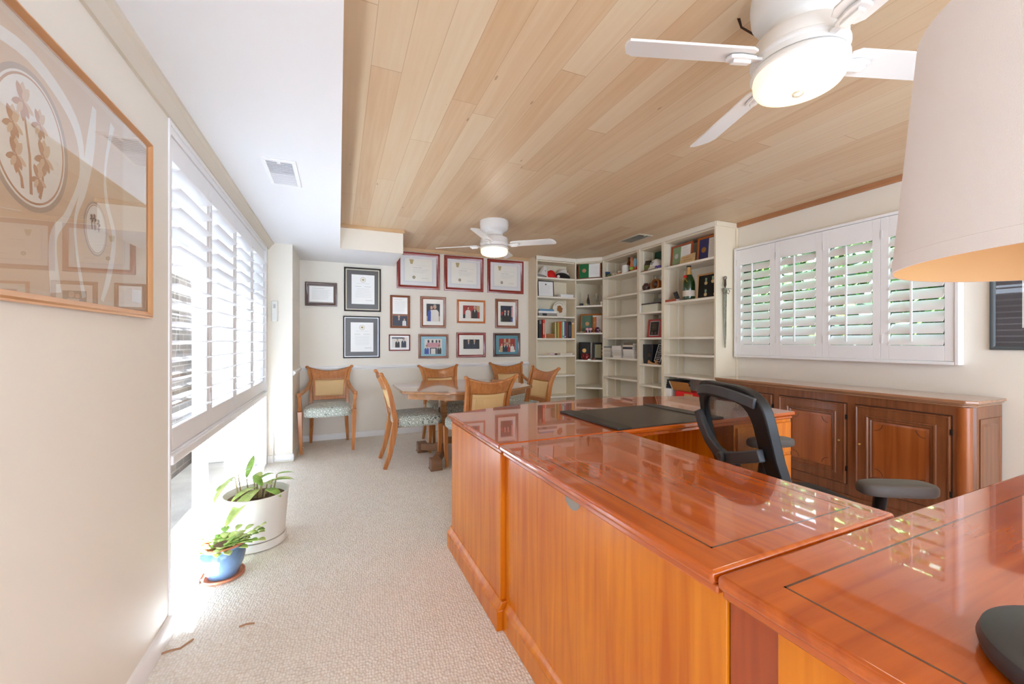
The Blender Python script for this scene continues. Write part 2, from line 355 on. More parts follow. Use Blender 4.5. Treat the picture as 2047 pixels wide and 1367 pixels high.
# crown, chair rail, baseboards
def profile_run(prof, y0, y1, x, sgn=1):
    return MB().prism([(x + sgn * a, b) for a, b in prof], y0, y1, ax=1)
struct('trim_crown_left', profile_run([(0, 2.122), (.012, 2.122), (.016, 2.135), (.03, 2.150), (.036, 2.165), (.05, 2.17), (.052, ZS), (0, ZS)], YF, 4.665, XL), CROWN, smooth=30)
struct('trim_crown_back', MB().prism([(YB, 2.40), (YB - .02, 2.40), (YB - .026, ZW), (YB, ZW)], .66, 2.60, ax=0), wood('cap_wood', (0, 0, 0), (0, 0, 0)))
struct('trim_crown_right', MB().box(XR - .022, XR, YF, 3.0, 2.395, ZW), wood('ceiling_edge_board', (164, 112, 74), (184, 130, 90), 1, rough=.5, coat=0))
cr = [(0, .855), (.010, .857), (.014, .868), (.024, .876), (.026, .892), (.016, .898), (.014, .906), (0, .907)]
struct('trim_chair_rail_back', MB().prism([(YB - a, b) for a, b in cr], -.43, 2.60, ax=0), WHITE, smooth=30)
struct('trim_chair_rail_left', MB().prism([(-.43 + a, b) for a, b in cr], 4.70, YB, ax=1), WHITE, smooth=30)
bb = [(0, 0), (.014, 0), (.014, .055), (.008, .07), (0, .074)]
struct('baseboard_back', MB().prism([(YB - a, b) for a, b in bb], -.43, 2.60, ax=0), WHITE, smooth=30)
struct('baseboard_left', MB().prism([(XL + a * 1.4, b) for a, b in bb], YF, 2.105, ax=1), WHITE, smooth=30)
struct('baseboard_return', MB().prism([(-.43 + a, b) for a, b in bb], 4.66, YB, ax=1).prism([(4.665 - a, b) for a, b in bb], XL, -.42, ax=0), WHITE, smooth=30)
struct('baseboard_right', MB().prism([(XR - a, b) for a, b in bb], YF, 1.1, ax=1), WHITE, smooth=30)

for lb, pts in (('pulled brown thread in the carpet touching the left baseboard', [(-.634, 1.964), (-.60, 1.972), (-.57, 1.974), (-.538, 2.012)]), ('short pulled brown thread in the open carpet near the camera', [(-.385, 2.025), (-.36, 2.03), (-.33, 2.026)])):
    tag(MB().tube([(x, y, .003 + .002 * (k % 2)) for k, (x, y) in enumerate(pts)], .0035, n=6).build('carpet_snag', pm('thread_brown', (176, 132, 100), .9)), lb, 'carpet thread', None)
# ------------------------------------------------------------------ window_1: the big left window
w1 = MB()
fx0, fx1 = -.80, -.74
w1.box(fx0, fx1, 2.105, 2.16, .0, 2.13).box(fx0, fx1, 4.50, 4.56, .0, 2.13).box(fx0, fx1, 2.16, 4.50, 2.07, 2.13).box(fx0 - .01, fx1 + .02, 2.16, 4.50, .0, .055)
for y0, y1 in ((2.96, 3.06), (3.70, 3.77)): w1.box(fx0, fx1, y0, y1, .055, 2.07)
w1.box(fx0 + .01, fx1, 3.77, 3.81, .055, 2.07).box(fx0 + .01, fx1, 4.43, 4.50, .055, 2.07).box(fx0 + .01, fx1, 3.81, 4.43, .055, .12)
win1 = struct('window_1', w1, WHITE, bevel=.004)
WG = glass('window_glass', (1, 1, 1), .8)
MB().box(-.775, -.771, 2.16, 2.96, .055, 2.07).build('window_pane', WG, win1)
MB().box(-.775, -.771, 3.06, 3.70, .055, 2.07).build('window_pane', WG, win1)
MB().box(-.775, -.771, 3.81, 4.43, .12, 2.07).build('window_pane', WG, win1)
MB().box(-.738, -.722, 3.78, 3.80, .30, .36).tube([(-.73, 3.79, .36), (-.72, 3.79, .46), (-.715, 3.80, .50)], .006).build('window_latch', WHITE, win1)
struct('trim_window_left', MB().box(-.74, -.640, 2.095, 2.112, .0, 2.13).box(-.74, -.640, 4.53, 4.565, .0, 2.13).box(-.74, -.640, 2.112, 4.53, 2.105, 2.13)
       .box(-.74, -.650, 2.112, 4.53, .0, .022).box(-.66, -.636, 2.112, 4.53, .0, .04).box(-.70, -.632, 2.112, 4.53, .688, .726), WHITE, bevel=.003)

# ------------------------------------------------------------------ shutters
def shutter(w, z0, z1, st, rt, rb, nl, lw, ang, rod, lip=.0):
    """panel in local coordinates: x 0..w, facing -Y, z from z0"""
    f = MB(); d = .014
    f.box(0, st, -d, d, z0, z1).box(w - st, w, -d, d, z0, z1).box(st, w - st, -d, d, z1 - rt, z1).box(st, w - st, -d, d, z0, z0 + rb)
    L = MB(); a0 = z0 + rb; a1 = z1 - rt; p = (a1 - a0) / nl
    for i in range(nl):
        zc = a0 + p * (i + .5); n = 10; pr = []
        for k in range(n): t = 2 * pi * k / n; y = lw / 2 * cos(t); z = .0055 * sin(t); pr.append((y * cos(ang) - z * sin(ang), zc + y * sin(ang) + z * cos(ang)))
        L.prism(pr, st + .003, w - st - .003, ax=0)
    R = MB(); R.box(w * rod - .006, w * rod + .006, -lw / 2 * cos(ang) - .020, -lw / 2 * cos(ang) - .006, a0 + p * .35, a1 - p * .15)
    return f, L, R
def shutter_thing(label, group, w, loc, rz, **k):
    t = empty('shutter_panel', label, 'shutter', loc, rz, group); f, L, R = shutter(w, **k)
    f.build('shutter_frame', SHUT, t, bevel=.0025); L.build('louvers', SHUT, t, smooth=50)
    if k.get('rod', 0) > 0: R.build('tilt_rod', SHUT, t, bevel=.002)
    for zz in (k['z0'] + .12, k['z1'] - .16): MB().box(.002, .012, -.019, -.013, zz, zz + .065).build('hinge', pm('hinge_white', (224, 224, 224), .4), t)
    return t
pos = ['nearest the camera beside the framed print', 'second from the camera', 'third from the camera', 'farthest, beside the wall corner']
for i in range(4):
    w = .5935
    t = shutter_thing('tall white shutter panel of the left window, ' + pos[i], 'left window shutters', w, (-.668, 2.122 + i * (w + .005), 0), radians(90),
                  z0=.735, z1=2.075, st=.048, rt=.10, rb=.095, nl=14, lw=.086, ang=radians(-9 if i != 1 else -16), rod=0)
struct('trim_shutter_frame_left', MB().box(-.69, -.646, 2.112, 4.53, 2.077, 2.105).box(-.69, -.646, 2.112, 4.53, .722, .733), SHUT, bevel=.003)
# right window
w2 = MB(); w2.box(3.86, 3.92, RY0, RY0 + .05, RZ0, RZ1).box(3.86, 3.92, RY1 - .05, RY1, RZ0, RZ1).box(3.86, 3.92, RY0, RY1, RZ0, RZ0 + .05).box(3.86, 3.92, RY0, RY1, RZ1 - .05, RZ1).box(3.87, 3.91, 2.13, 2.19, RZ0, RZ1)
win2 = struct('window_2', w2, pm('window_dark_bronze', (60, 62, 62), .4), bevel=.003)
MB().box(3.888, 3.892, RY0 + .05, 2.13, RZ0 + .05, RZ1 - .05).build('window_pane', WG, win2)
MB().box(3.888, 3.892, 2.19, RY1 - .05, RZ0 + .05, RZ1 - .05).build('window_pane', WG, win2)
sfr = MB(); sfr.box(3.775, 3.85, 1.325, 1.347, 1.045, 2.165).box(3.775, 3.85, 2.972, 2.994, 1.045, 2.165).box(3.775, 3.85, 1.347, 2.972, 2.143, 2.165).box(3.775, 3.85, 1.347, 2.972, 1.045, 1.067)
struct('trim_shutter_frame_right', sfr, SHUT, bevel=.004)
pos = ['leftmost, against the bookcase end', 'second from the bookcase', 'second from the lampshade end', 'rightmost, partly behind the lampshade']
for i in range(4):
    w = .4045
    shutter_thing('short white shutter panel over the credenza, ' + pos[i], 'right window shutters', w, (3.797, 2.970 - i * (w + .0015), 0), radians(-90),
                  z0=1.070, z1=2.140, st=.05, rt=.155, rb=.105, nl=10, lw=.090, ang=radians(57), rod=.47)

# ------------------------------------------------------------------ outside
struct('ground_patio', MB().box(-7, -.84, -3, 9, -.12, -.05), pm('patio_concrete', (150, 144, 136), .9, var=.15, vscale=5, bump=.5, bscale=60))
tag(MB().box(-1.60, -1.40, .6, 6.4, -.05, 1.92).build('brick_wall', brick('weathered_brick', (84, 72, 62), (62, 54, 48), (112, 106, 100))), 'weathered grey brown brick wall outside the left window', 'wall')
t = empty('patio_post', 'square white post standing outside between the window and the brick wall', 'post', (-1.18, 5.25, -.05))
MB().box(-.10, .10, -.14, .14, 0, 2.9).build('shaft', WHITE, t, bevel=.01); MB().box(-.12, .12, -.16, .16, 0, .16).build('base', WHITE, t, bevel=.01)
struct('ground_lawn', MB().box(4.05, 12, -4, 9, -.12, -.05), pm('lawn', (52, 74, 34), .95, var=.3))
def foliage(n, c, r, lf):
    mb = MB()
    for _ in range(n):
        th = random.uniform(0, 2 * pi); ph = math.acos(random.uniform(-1, 1)); rr = random.uniform(.55, 1)
        p = Vector((c[0] + r[0] * rr * sin(ph) * cos(th), c[1] + r[1] * rr * sin(ph) * sin(th), c[2] + r[2] * rr * cos(ph)))
        a = Vector((random.gauss(0, 1), random.gauss(0, 1), random.gauss(0, 1))).normalized(); b_ = a.orthogonal().normalized()
        l = lf * random.uniform(.7, 1.3); w_ = l * .45
        mb.add([p - a * l / 2, p + b_ * w_ / 2, p + a * l / 2, p - b_ * w_ / 2], [(0, 1, 2, 3)], random.randint(0, 2))
    return mb
FOL = [pm('foliage_green', (66, 122, 30), .5), pm('foliage_dark', (22, 60, 18), .5), pm('foliage_yellow', (96, 132, 40), .5)]
for i, (yy, lb) in enumerate(((2.25, 'leafy green shrub outside the right window, behind the third shutter panel'), (4.2, 'leafy green shrub outside the right window, nearest the bookcase'), (.3, 'leafy green shrub outside the right window, behind the lampshade'))):
    t = empty('garden_shrub', lb, 'shrub', (5.4 + .2 * i, yy, -.05), group='shrubs outside the right window')
    foliage(4600, (0, 0, 1.65), (.8, .90, 1.6), .19).build('foliage', FOL, t, smooth=0)
    MB().tube([(0, 0, 0), (.05, .02, .7), (0, 0, 1.5)], [.05, .04, .02]).build('stem', pm('bark', (90, 70, 55), .9), t)

t = empty('sky_screen_hedge', 'tall dark green hedge added to block the sky behind the right window shrubs', 'hedge', (8.0, 2.2, -.05))  # hedge added to screen off the bright sky between the shrubs
foliage(5200, (0, 0, 1.9), (.7, 5.2, 1.9), .34).build('foliage', FOL, t, smooth=0); MB().box(-.3, .3, -5, 5, 0, 3.4).build('sky_blocking_core', FOL[1], t)  # leaves around a solid dark box, added to stop sky light

# ------------------------------------------------------------------ ceiling vents
def vent(label, cx, cy, z, lx, ly, frame_m, dark_m, damper_m, halves):
    t = empty('ceiling_vent', label, 'vent', (cx, cy, z)); f = MB(); e = .022
    f.box(-lx / 2, lx / 2, -ly / 2, -ly / 2 + e, -.008, 0).box(-lx / 2, lx / 2, ly / 2 - e, ly / 2, -.008, 0).box(-lx / 2, -lx / 2 + e, -ly / 2 + e, ly / 2 - e, -.008, 0).box(lx / 2 - e, lx / 2, -ly / 2 + e, ly / 2 - e, -.008, 0)
    f.build('vent_frame', frame_m, t, bevel=.002)
    MB().box(-lx / 2 + e, lx / 2 - e, -ly / 2 + e, ly / 2 - e, -.003, 0).build('vent_backing', dark_m, t)
    s = MB(); n = 16
    for i in range(n):
        y = -ly / 2 + e + (ly - 2 * e) * (i + .5) / n
        if halves == 'near' and y > 0: s.box(-lx / 2 + e, lx / 2 - e, y - .0085, y + .0085, -.007, -.0035)
        elif halves == 'near': s.box(-lx / 2 + e, lx / 2 - e, y - .003, y + .003, -.007, -.0035)
        elif y > 0: s.box(-lx / 2 + e, lx / 2 - e, y - .0085, y + .0085, -.007, -.0035)
        else: s.box(-lx / 2 + e, lx / 2 - e, y - .002, y + .002, -.007, -.0035)
    s.build('vent_slats', damper_m, t); MB().box(-.008, .008, -ly / 2 + .012, -ly / 2 + .036, -.014, -.006).build('damper_lever', frame_m, t)
vent('white ceiling register in the low white soffit by the shutters', -.30, 2.71, ZS, .17, .40, WHITE, pm('vent_grey', (150, 152, 158), .6), pm('vent_slat_white', (226, 226, 230), .5), 'near')
vent('metal ceiling register set in the plank ceiling above the bookcase', 3.26, 3.91, ZW, .20, .38, pm('vent_metal', (196, 188, 172), .4), pm('vent_dark', (30, 26, 22), .7), pm('vent_slat_grey', (128, 124, 112), .5), 'far')
# missing sliver of plank by the near fan
MB().prism([(1.405, 1.10), (1.415, 1.094), (1.46, 1.120), (1.585, 1.130), (1.583, 1.139), (1.46, 1.128)], ZW - .0015, ZW, m=0).build('trim_plank_gap', pm('gap_dark', (60, 34, 22), .9))['kind'] = 'structure'

# ------------------------------------------------------------------ ceiling fans
def fan(label, x, y, ang, power):
    t = empty('ceiling_fan', label, 'ceiling fan', (x, y, ZW), group='white ceiling fans')
    MB().lathe([(.0, 0), (.145, 0), (.147, -.035), (.143, -.075), (.128, -.098), (.095, -.112), (.088, -.125), (.088, -.15)], n=48).build('canopy', FAN, t)
    MB().lathe([(.088, -.148), (.100, -.158), (.135, -.172), (.143, -.19), (.143, -.225), (.148, -.229), (.148, -.236), (.140, -.242), (.140, -.262), (.0, -.262)], n=48).build('motor_housing', FAN, t)
    MB().lathe([(.128, -.262), (.141, -.266), (.147, -.274), (.147, -.284), (.140, -.288), (.0, -.288)], n=48).build('light_ring', FAN, t)
    MB().lathe([(.137, -.286), (.140, -.30), (.138, -.322), (.128, -.338), (.10, -.350), (.06, -.358), (.02, -.361), (.0, -.361)], n=48).build('light_globe', emis('fan_light_glass', (255, 238, 208), .36), t)
    MB().lathe([(.0, -.372), (.012, -.371), (.018, -.367), (.019, -.360), (.0, -.360)], n=20).build('finial', pm('finial_nickel', (170, 162, 150), .4, metal=.4), t)
    for k in range(4):
        R = Matrix.Rotation(radians(ang + 90 * k), 4, 'Z') @ Matrix.Translation((0, 0, -.243)) @ Matrix.Rotation(radians(-13), 4, 'X')
        b = MB(R); hw = .054
        b.prism([(.175, -hw * .72), (.20, -hw), (.585, -hw), (.612, -hw * .7), (.632, hw * .1), (.636, hw * .6), (.630, hw), (.20, hw), (.175, hw * .72)], .000, .008)
        b.build('fan_blade', FAN, t, bevel=.0015)
        R2 = Matrix.Rotation(radians(ang + 90 * k), 4, 'Z') @ Matrix.Translation((0, 0, -.246)) @ Matrix.Rotation(radians(-13), 4, 'X')
        a = MB(R2); a.box(.12, .20, -.011, .011, -.010, .0).prism([(.165, -.018), (.225, -.028), (.258, -.020), (.262, 0), (.258, .020), (.225, .028), (.165, .018)], -.012, .0).box(.18, .245, -.012, .012, -.022, -.011)
        a.build('blade_bracket', FAN, t, bevel=.002)
    l = bpy.data.lights.new('fan_lamp', 'POINT'); l.energy = power; l.color = (1, .93, .84); l.shadow_soft_size = .11
    o = bpy.data.objects.new('fan_lamp', l); COL.objects.link(o); o.parent = t; o.location = (0, 0, -.49)
fan('white four-bladed ceiling fan with lit globe, nearest the camera above the desk', 1.494, .93, 162, 1.2)
fan('white four-bladed ceiling fan with lit globe above the dining table', 1.476, 3.937, 53, 1.6)

# ------------------------------------------------------------------ desk (main desk, return, near desk), turned very slightly
DR, DP = .021, (.612, 1.575)
def desk_root(name, label, cat='desk'): return empty(name, label, cat, (DP[0], DP[1], 0), DR)
HT = .775
def slab(mb, poly, z0, z1, m=0): return mb.prism(poly, z0, z1, m)
def bow(x): t = (x - .985) / .985; return .79 + .205 * (1 - t * t)
t = desk_root('executive_desk', 'large cherry executive desk with bowed far edge, carrying the black blotter')
poly = [(0, .004), (1.97, .004)] + [(1.97 - 1.97 * i / 28, bow(1.97 - 1.97 * i / 28)) for i in range(29)]
poly[2] = (1.97, bow(1.97) - .0); 
MB().prism(poly, HT - .026, HT).build('desk_top', DESKTX, t, bevel=.009, seg=3)
inner = [(.014, .016), (1.956, .016)] + [(1.956 - 1.942 * i / 28, bow(1.956 - 1.942 * i / 28) - .014) for i in range(29)]
MB().prism(inner, HT - .044, HT - .0265).build('top_molding', DESKM, t, bevel=.004)
def pedestal(x0, x1, y0, y1):
    MB().box(x0, x1, y0, y1, .10, HT - .0445).build('pedestal', DESKS, t, bevel=.003)
    MB().box(x0 - .024, x1 + (.0 if x1 > 1 else .0), y0 - .02, y1 + .02, 0, .085).prism([(x0 - .024, .085), (x0 - .010, .100), (x0 - .006, .112), (x0, .118), (x0 + .1, .118), (x0 + .1, .085)], y0 - .02, y1 + .02, ax=1).build('plinth', DESKS, t, bevel=.003)
pedestal(.014, .60, .020, .76); pedestal(1.44, 1.945, .020, .76)
MB().box(.60, 1.44, .60, .62, .10, HT - .0445).build('modesty_panel', DESKS, t)
for z0 in (.12, .33, .53):
    d = MB().box(1.455, 1.93, .006, .019, z0, z0 + .185).build('drawer', DESKS, t, bevel=.004)
    MB().tube([(1.63, .006, z0 + .10), (1.64, -.012, z0 + .10), (1.74, -.012, z0 + .10), (1.75, .006, z0 + .10)], .004).build('drawer_pull', GOLD, d)
t = desk_root('desk_return', 'long cherry desk return with dark inlay line joining the two desks', 'desk')
MB().box(0, .640, -1.030, -.001, HT - .026, HT).build('desk_top', DESKT, t, bevel=.009, seg=3)
def inlay(x0, x1, y0, y1, par, w=.0042):
    MB().box(x0, x1, y0, y0 + w, HT - .0003, HT + .0003).box(x0, x1, y1 - w, y1, HT - .0003, HT + .0003).box(x0, x0 + w, y0, y1, HT - .0003, HT + .0003).box(x1 - w, x1, y0, y1, HT - .0003, HT + .0003).build('inlay_line', INLAY, par)
inlay(.075, .575, -.965, -.060, t)
MB().box(.012, .628, -1.030, -.012, HT - .044, HT - .0265).build('top_molding', DESKM, t, bevel=.004)
MB().box(.036, .06, -1.030, .019, .10, HT - .0445).build('modesty_panel', DESKS, t, bevel=.002)
MB().box(.016, .06, -1.030, -.001, 0, .085).prism([(.016, .085), (.028, .100), (.032, .112), (.036, .118), (.06, .118), (.06, .085)], -1.03, -.001, ax=1).build('plinth', DESKS, t, bevel=.003)
MB(Matrix.Translation((.0345, -.50, HT - .046)) ).prism([(.045 * cos(pi + pi * i / 16), .042 * sin(pi + pi * i / 16)) for i in range(17)], 0, .0022, ax=0).build('cable_grommet', pm('grommet_grey', (150, 140, 128), .4), t)
t = desk_root('credenza_desk', 'cherry desk section nearest the camera carrying the table lamp', 'desk')
MB().box(0, 1.97, -1.72, -1.036, HT - .026, HT).build('desk_top', DESKTX, t, bevel=.009, seg=3)
inlay(.075, 1.895, -1.645, -1.110, t)
MB().box(.012, 1.958, -1.708, -1.040, HT - .044, HT - .0265).build('top_molding', DESKM, t, bevel=.004)
MB().box(.036, .62, -1.70, -1.125, .10, HT - .0445).build('pedestal', DESKS, t, bevel=.002)
MB().box(1.40, 1.94, -1.70, -1.125, .10, HT - .0445).build('pedestal', DESKS, t, bevel=.002)
MB().box(.042, .30, -1.123, -1.034, .0, HT - .0445).build('filler_strip', wood('desk_filler_cherry', (150, 58, 16), (176, 76, 22), 2, rough=.3, coat=.5), t)
MB().box(.016, .62, -1.72, -1.034, 0, .085).build('plinth', DESKS, t, bevel=.003)
# blotter
t = empty('desk_blotter', 'black leather desk blotter with side flaps on the far desk', 'desk pad', (DP[0] + .62, DP[1] + .025, HT), DR)
MB().box(0, .72, 0, .53, .0, .007).build('pad', pm('blotter_brown_black', (66, 54, 46), .32, spec=.6, bump=.1, bscale=400), t, bevel=.002)
MB().box(-.004, .085, -.004, .534, .0, .0125).build('side_flap', LEATH, t, bevel=.004); MB().box(.635, .724, -.004, .534, .0, .0125).build('side_flap', LEATH, t, bevel=.004)

# ------------------------------------------------------------------ table lamp on the near desk
t = empty('table_lamp', 'tall table lamp with white drum shade and round dark base, in the right foreground', 'lamp', (.879, .137, HT))
MB().lathe([(0, 0), (.132, 0), (.143, .006), (.146, .018), (.142, .03), (.128, .037), (.05, .040), (0, .040)], n=64).build('lamp_base', pm('lamp_base_dark', (58, 58, 62), .42, metal=.2, coat=.1, crough=.3), t)
MB().lathe([(.011, .038), (.011, .84), (0, .84)], n=16).build('lamp_pole', pm('lamp_base_dark', (0, 0, 0)), t)
sh = MB().lathe([(.232, .528), (.2335, .530), (.2055, .857), (.204, .857)], n=96); sh.m = [0] * len(sh.f)
sh = MB(); N_ = 96
def ringpts(r, z): return [(r * cos(2 * pi * k / N_), r * sin(2 * pi * k / N_), z) for k in range(N_)]
def bandf(mb, r0, z0, r1, z1, m):
    mb.add(ringpts(r0, z0) + ringpts(r1, z1), [(k, (k + 1) % N_, N_ + (k + 1) % N_, N_ + k) for k in range(N_)], m)
bandf(sh, .2335, .528, .2320, .547, 0); bandf(sh, .2320, .547, .2312, .5478, 0); bandf(sh, .2312, .5478, .2050, .857, 0)
bandf(sh, .2050, .857, .2025, .857, 0); bandf(sh, .2025, .857, .2305, .528, 1); bandf(sh, .2305, .528, .2335, .528, 0)
sho = sh.build('lamp_shade', [pm('shade_white_linen', (232, 222, 220), .8, bump=.2, bscale=900), pm('shade_gold_lining', (216, 166, 108), .6)], t, smooth=30)
MB().tube([(-.205, 0, .84), (.205, 0, .84)], .002).tube([(0, -.205, .84), (0, .205, .84)], .002).build('shade_spider', GOLD, t)
MB().ball((0, 0, .70), .03, .03, .045).build('bulb', pm('bulb_white', (240, 240, 235), .3), t)

# ------------------------------------------------------------------ office chair
t = empty('office_chair', 'black mesh-back office chair with padded armrests inside the desk corner', 'chair', (1.85, 1.20, 0), radians(-21))
# local: faces +X; back at x about -.2
def sup(w, z0, z1, n, e=4.5):
    out = []
    for k in range(n):
        a = 2 * pi * k / n; c, s_ = cos(a), sin(a)
        out.append((w * math.copysign(abs(c) ** (2 / e), c), (z0 + z1) / 2 + (z1 - z0) / 2 * math.copysign(abs(s_) ** (2 / e), s_)))
    return out
def bx(y, z):  # depth of back surface: reclined, wraps forward at the sides
    return -.17 - .25 * (z - .5) + 1.1 * y * y * .6 - .03 * sin((z - .5) / .55 * pi)
fr = MB(); n = 56; o_ = sup(.262, .45, 1.02, n); i_ = sup(.190, .52, .950, n)
vs = []; 
for y, z in o_: vs.append((bx(y, z) - .022, y, z))
for y, z in o_: vs.append((bx(y, z) + .022, y, z))
for y, z in i_: vs.append((bx(y, z) + .014, y, z))
for y, z in i_: vs.append((bx(y, z) - .014, y, z))
fs = []
for k in range(n):
    k2 = (k + 1) % n
    for a, b in ((0, 1), (1, 2), (2, 3), (3, 0)): fs.append((a * n + k, a * n + k2, b * n + k2, b * n + k))
fr.add(vs, fs); fr.build('back_frame', BLK, t, bevel=.006)
rb = MB(); rb.sweep([(bx(y, .975) - .024, y, .985 - .55 * y * y) for y in [(-.225 + .45 * i / 12) for i in range(13)]], .016, .045).build('top_rail', DGREY, t, bevel=.005)
me = MB(); me.grid(lambda u, v: (bx(-.20 + .40 * u, .51 + .47 * v) + .004, -.20 + .40 * u, .51 + .47 * v), 16, 16, uv=(.40, .44)); me.build('mesh_panel', MESHN, t, smooth=60)
yk = MB()
yk.sweep([(bx(s_, z) - .035, s_, z) for s_, z in ((-.225, .755), (-.14, .725), (-.06, .70), (.0, .685), (.07, .695), (.14, .735), (.20, .80), (.225, .86))], .030, .050)
yk.sweep([(-.245, 0, .71), (-.25, 0, .60), (-.20, 0, .48), (-.08, 0, .44)], .03, .075)
yk.cyl((bx(0, .71) - .062, 0, .69), .022, .02, ax=0)
yk.build('back_support', DGREY, t, bevel=.006)
def cushion(mb, hw, hw2, y0, y1, z0, z1, e=5, n=40, dome=.3, m=0):
    """rounded trapezoid cushion: hw at y0, hw2 at y1"""
    prof = [(.93, 0), (.985, .12), (1, .3), (1, .5), (.985, .68), (.94, .84), (.82, .93), (.5, .985), (.0, 1)]
    vs = []; fs = []
    for s_, zz in prof:
        for k in range(n):
            a = 2 * pi * k / n; c, q = cos(a), sin(a); c = math.copysign(abs(c) ** (2 / e), c); q = math.copysign(abs(q) ** (2 / e), q)
            yy = (y0 + y1) / 2 + (y1 - y0) / 2 * q * s_; w = hw + (hw2 - hw) * (yy - y0) / (y1 - y0)
            vs.append((w * c * s_, yy, z0 + (z1 - z0) * zz))
    for i in range(len(prof) - 1):
        for k in range(n): k2 = (k + 1) % n; fs.append((i * n + k, i * n + k2, (i + 1) * n + k2, (i + 1) * n + k))
    fs.append(tuple(range(n))[::-1]); return mb.add(vs, fs, m)
cushion(MB(Matrix.Rotation(-pi / 2, 4, 'Z')), .25, .24, -.17, .30, .42, .51).build('seat', pm('seat_black_fabric', (34, 33, 33), .85, bump=.2, bscale=700), t)
MB().box(-.16, .20, -.14, .14, .375, .42).build('seat_mechanism', BLK, t, bevel=.01)
for sgn in (-1, 1):
    a = MB(); a.sweep([(.02, sgn * .20, .40), (.06, sgn * .30, .42), (.10, sgn * .325, .50), (.12, sgn * .325, .64)], [.05, .05, .045, .05], .035, n=12)
    a.build('arm_post', BLK, t)
    P = MB(Matrix.Translation((.16, sgn * .345, .645)) @ Matrix.Rotation(sgn * .12, 4, 'Z') @ Matrix.Rotation(-pi / 2, 4, 'Z'))
    cushion(P, .045, .050, -.13, .13, 0, .046, e=3.2, n=36).build('arm_pad', PAD, t)
b = MB().cyl((0, 0, .12), .026, .26).build('gas_lift', BLK, t)
for k in range(5):
    a = 2 * pi * k / 5
    l = MB().sweep([(0, 0, .13), (.15 * cos(a), .15 * sin(a), .115), (.30 * cos(a), .30 * sin(a), .075)], [.055, .045, .032], [.04, .035, .025]).build('base_spoke', BLK, t, bevel=.006)
    MB().cyl((.30 * cos(a) - .0, .30 * sin(a) - .012, .028), .028, .024, ax=1).build('caster', BLK, l)

# ------------------------------------------------------------------ credenza along the right wall
CY0, CY1, CX0, CX1, CH = 1.13, 2.93, 3.425, 3.835, .85
t = empty('credenza', 'long dark walnut credenza with raised panel doors under the right window', 'cabinet', (CX1, CY0, 0))
def G(y0, y1, x0, x1, z0, z1, mb): return mb.box(x0 - CX1, x1 - CX1, y0 - CY0, y1 - CY0, z0, z1)
bd = MB(); ch = .045
bd.prism([(a - CX1, b - CY0) for a, b in ((CX0 + .03 + ch, CY0 + .02), (CX1, CY0 + .02), (CX1, CY1 - .01), (CX0 + .03, CY1 - .01), (CX0 + .03, CY0 + .02 + ch))], .07, CH - .04)
bd.build('body', CRED, t, bevel=.004)
tp = MB()
for o2, z0, z1 in ((0, CH - .02, CH), (.010, CH - .03, CH - .02), (.018, CH - .042, CH - .03)):
    tp.prism([(a - CX1, b - CY0) for a, b in ((CX0 + ch + o2, CY0 + o2), (CX1, CY0 + o2), (CX1, CY1), (CX0 + o2, CY1), (CX0 + o2, CY0 + ch + o2))], z0, z1)
tp.build('top', wood('credenza_top_walnut', (150, 104, 72), (176, 130, 98), 1, rough=.22, coat=.8, scale=.8, crough=.05), t, bevel=.005)
MB().cyl((CX0 + .055 - CX1, .068, .07), .036, CH - .115, n=28).build('corner_column', CREDP, t)
pl = MB(); pl.prism([(a - CX1, b - CY0) for a, b in ((CX0 + .02 + ch, CY0 + .01), (CX1, CY0 + .01), (CX1, CY1), (CX0 + .02, CY1), (CX0 + .02, CY0 + ch + .01))], 0, .072); pl.build('plinth', CRED, t, bevel=.006)
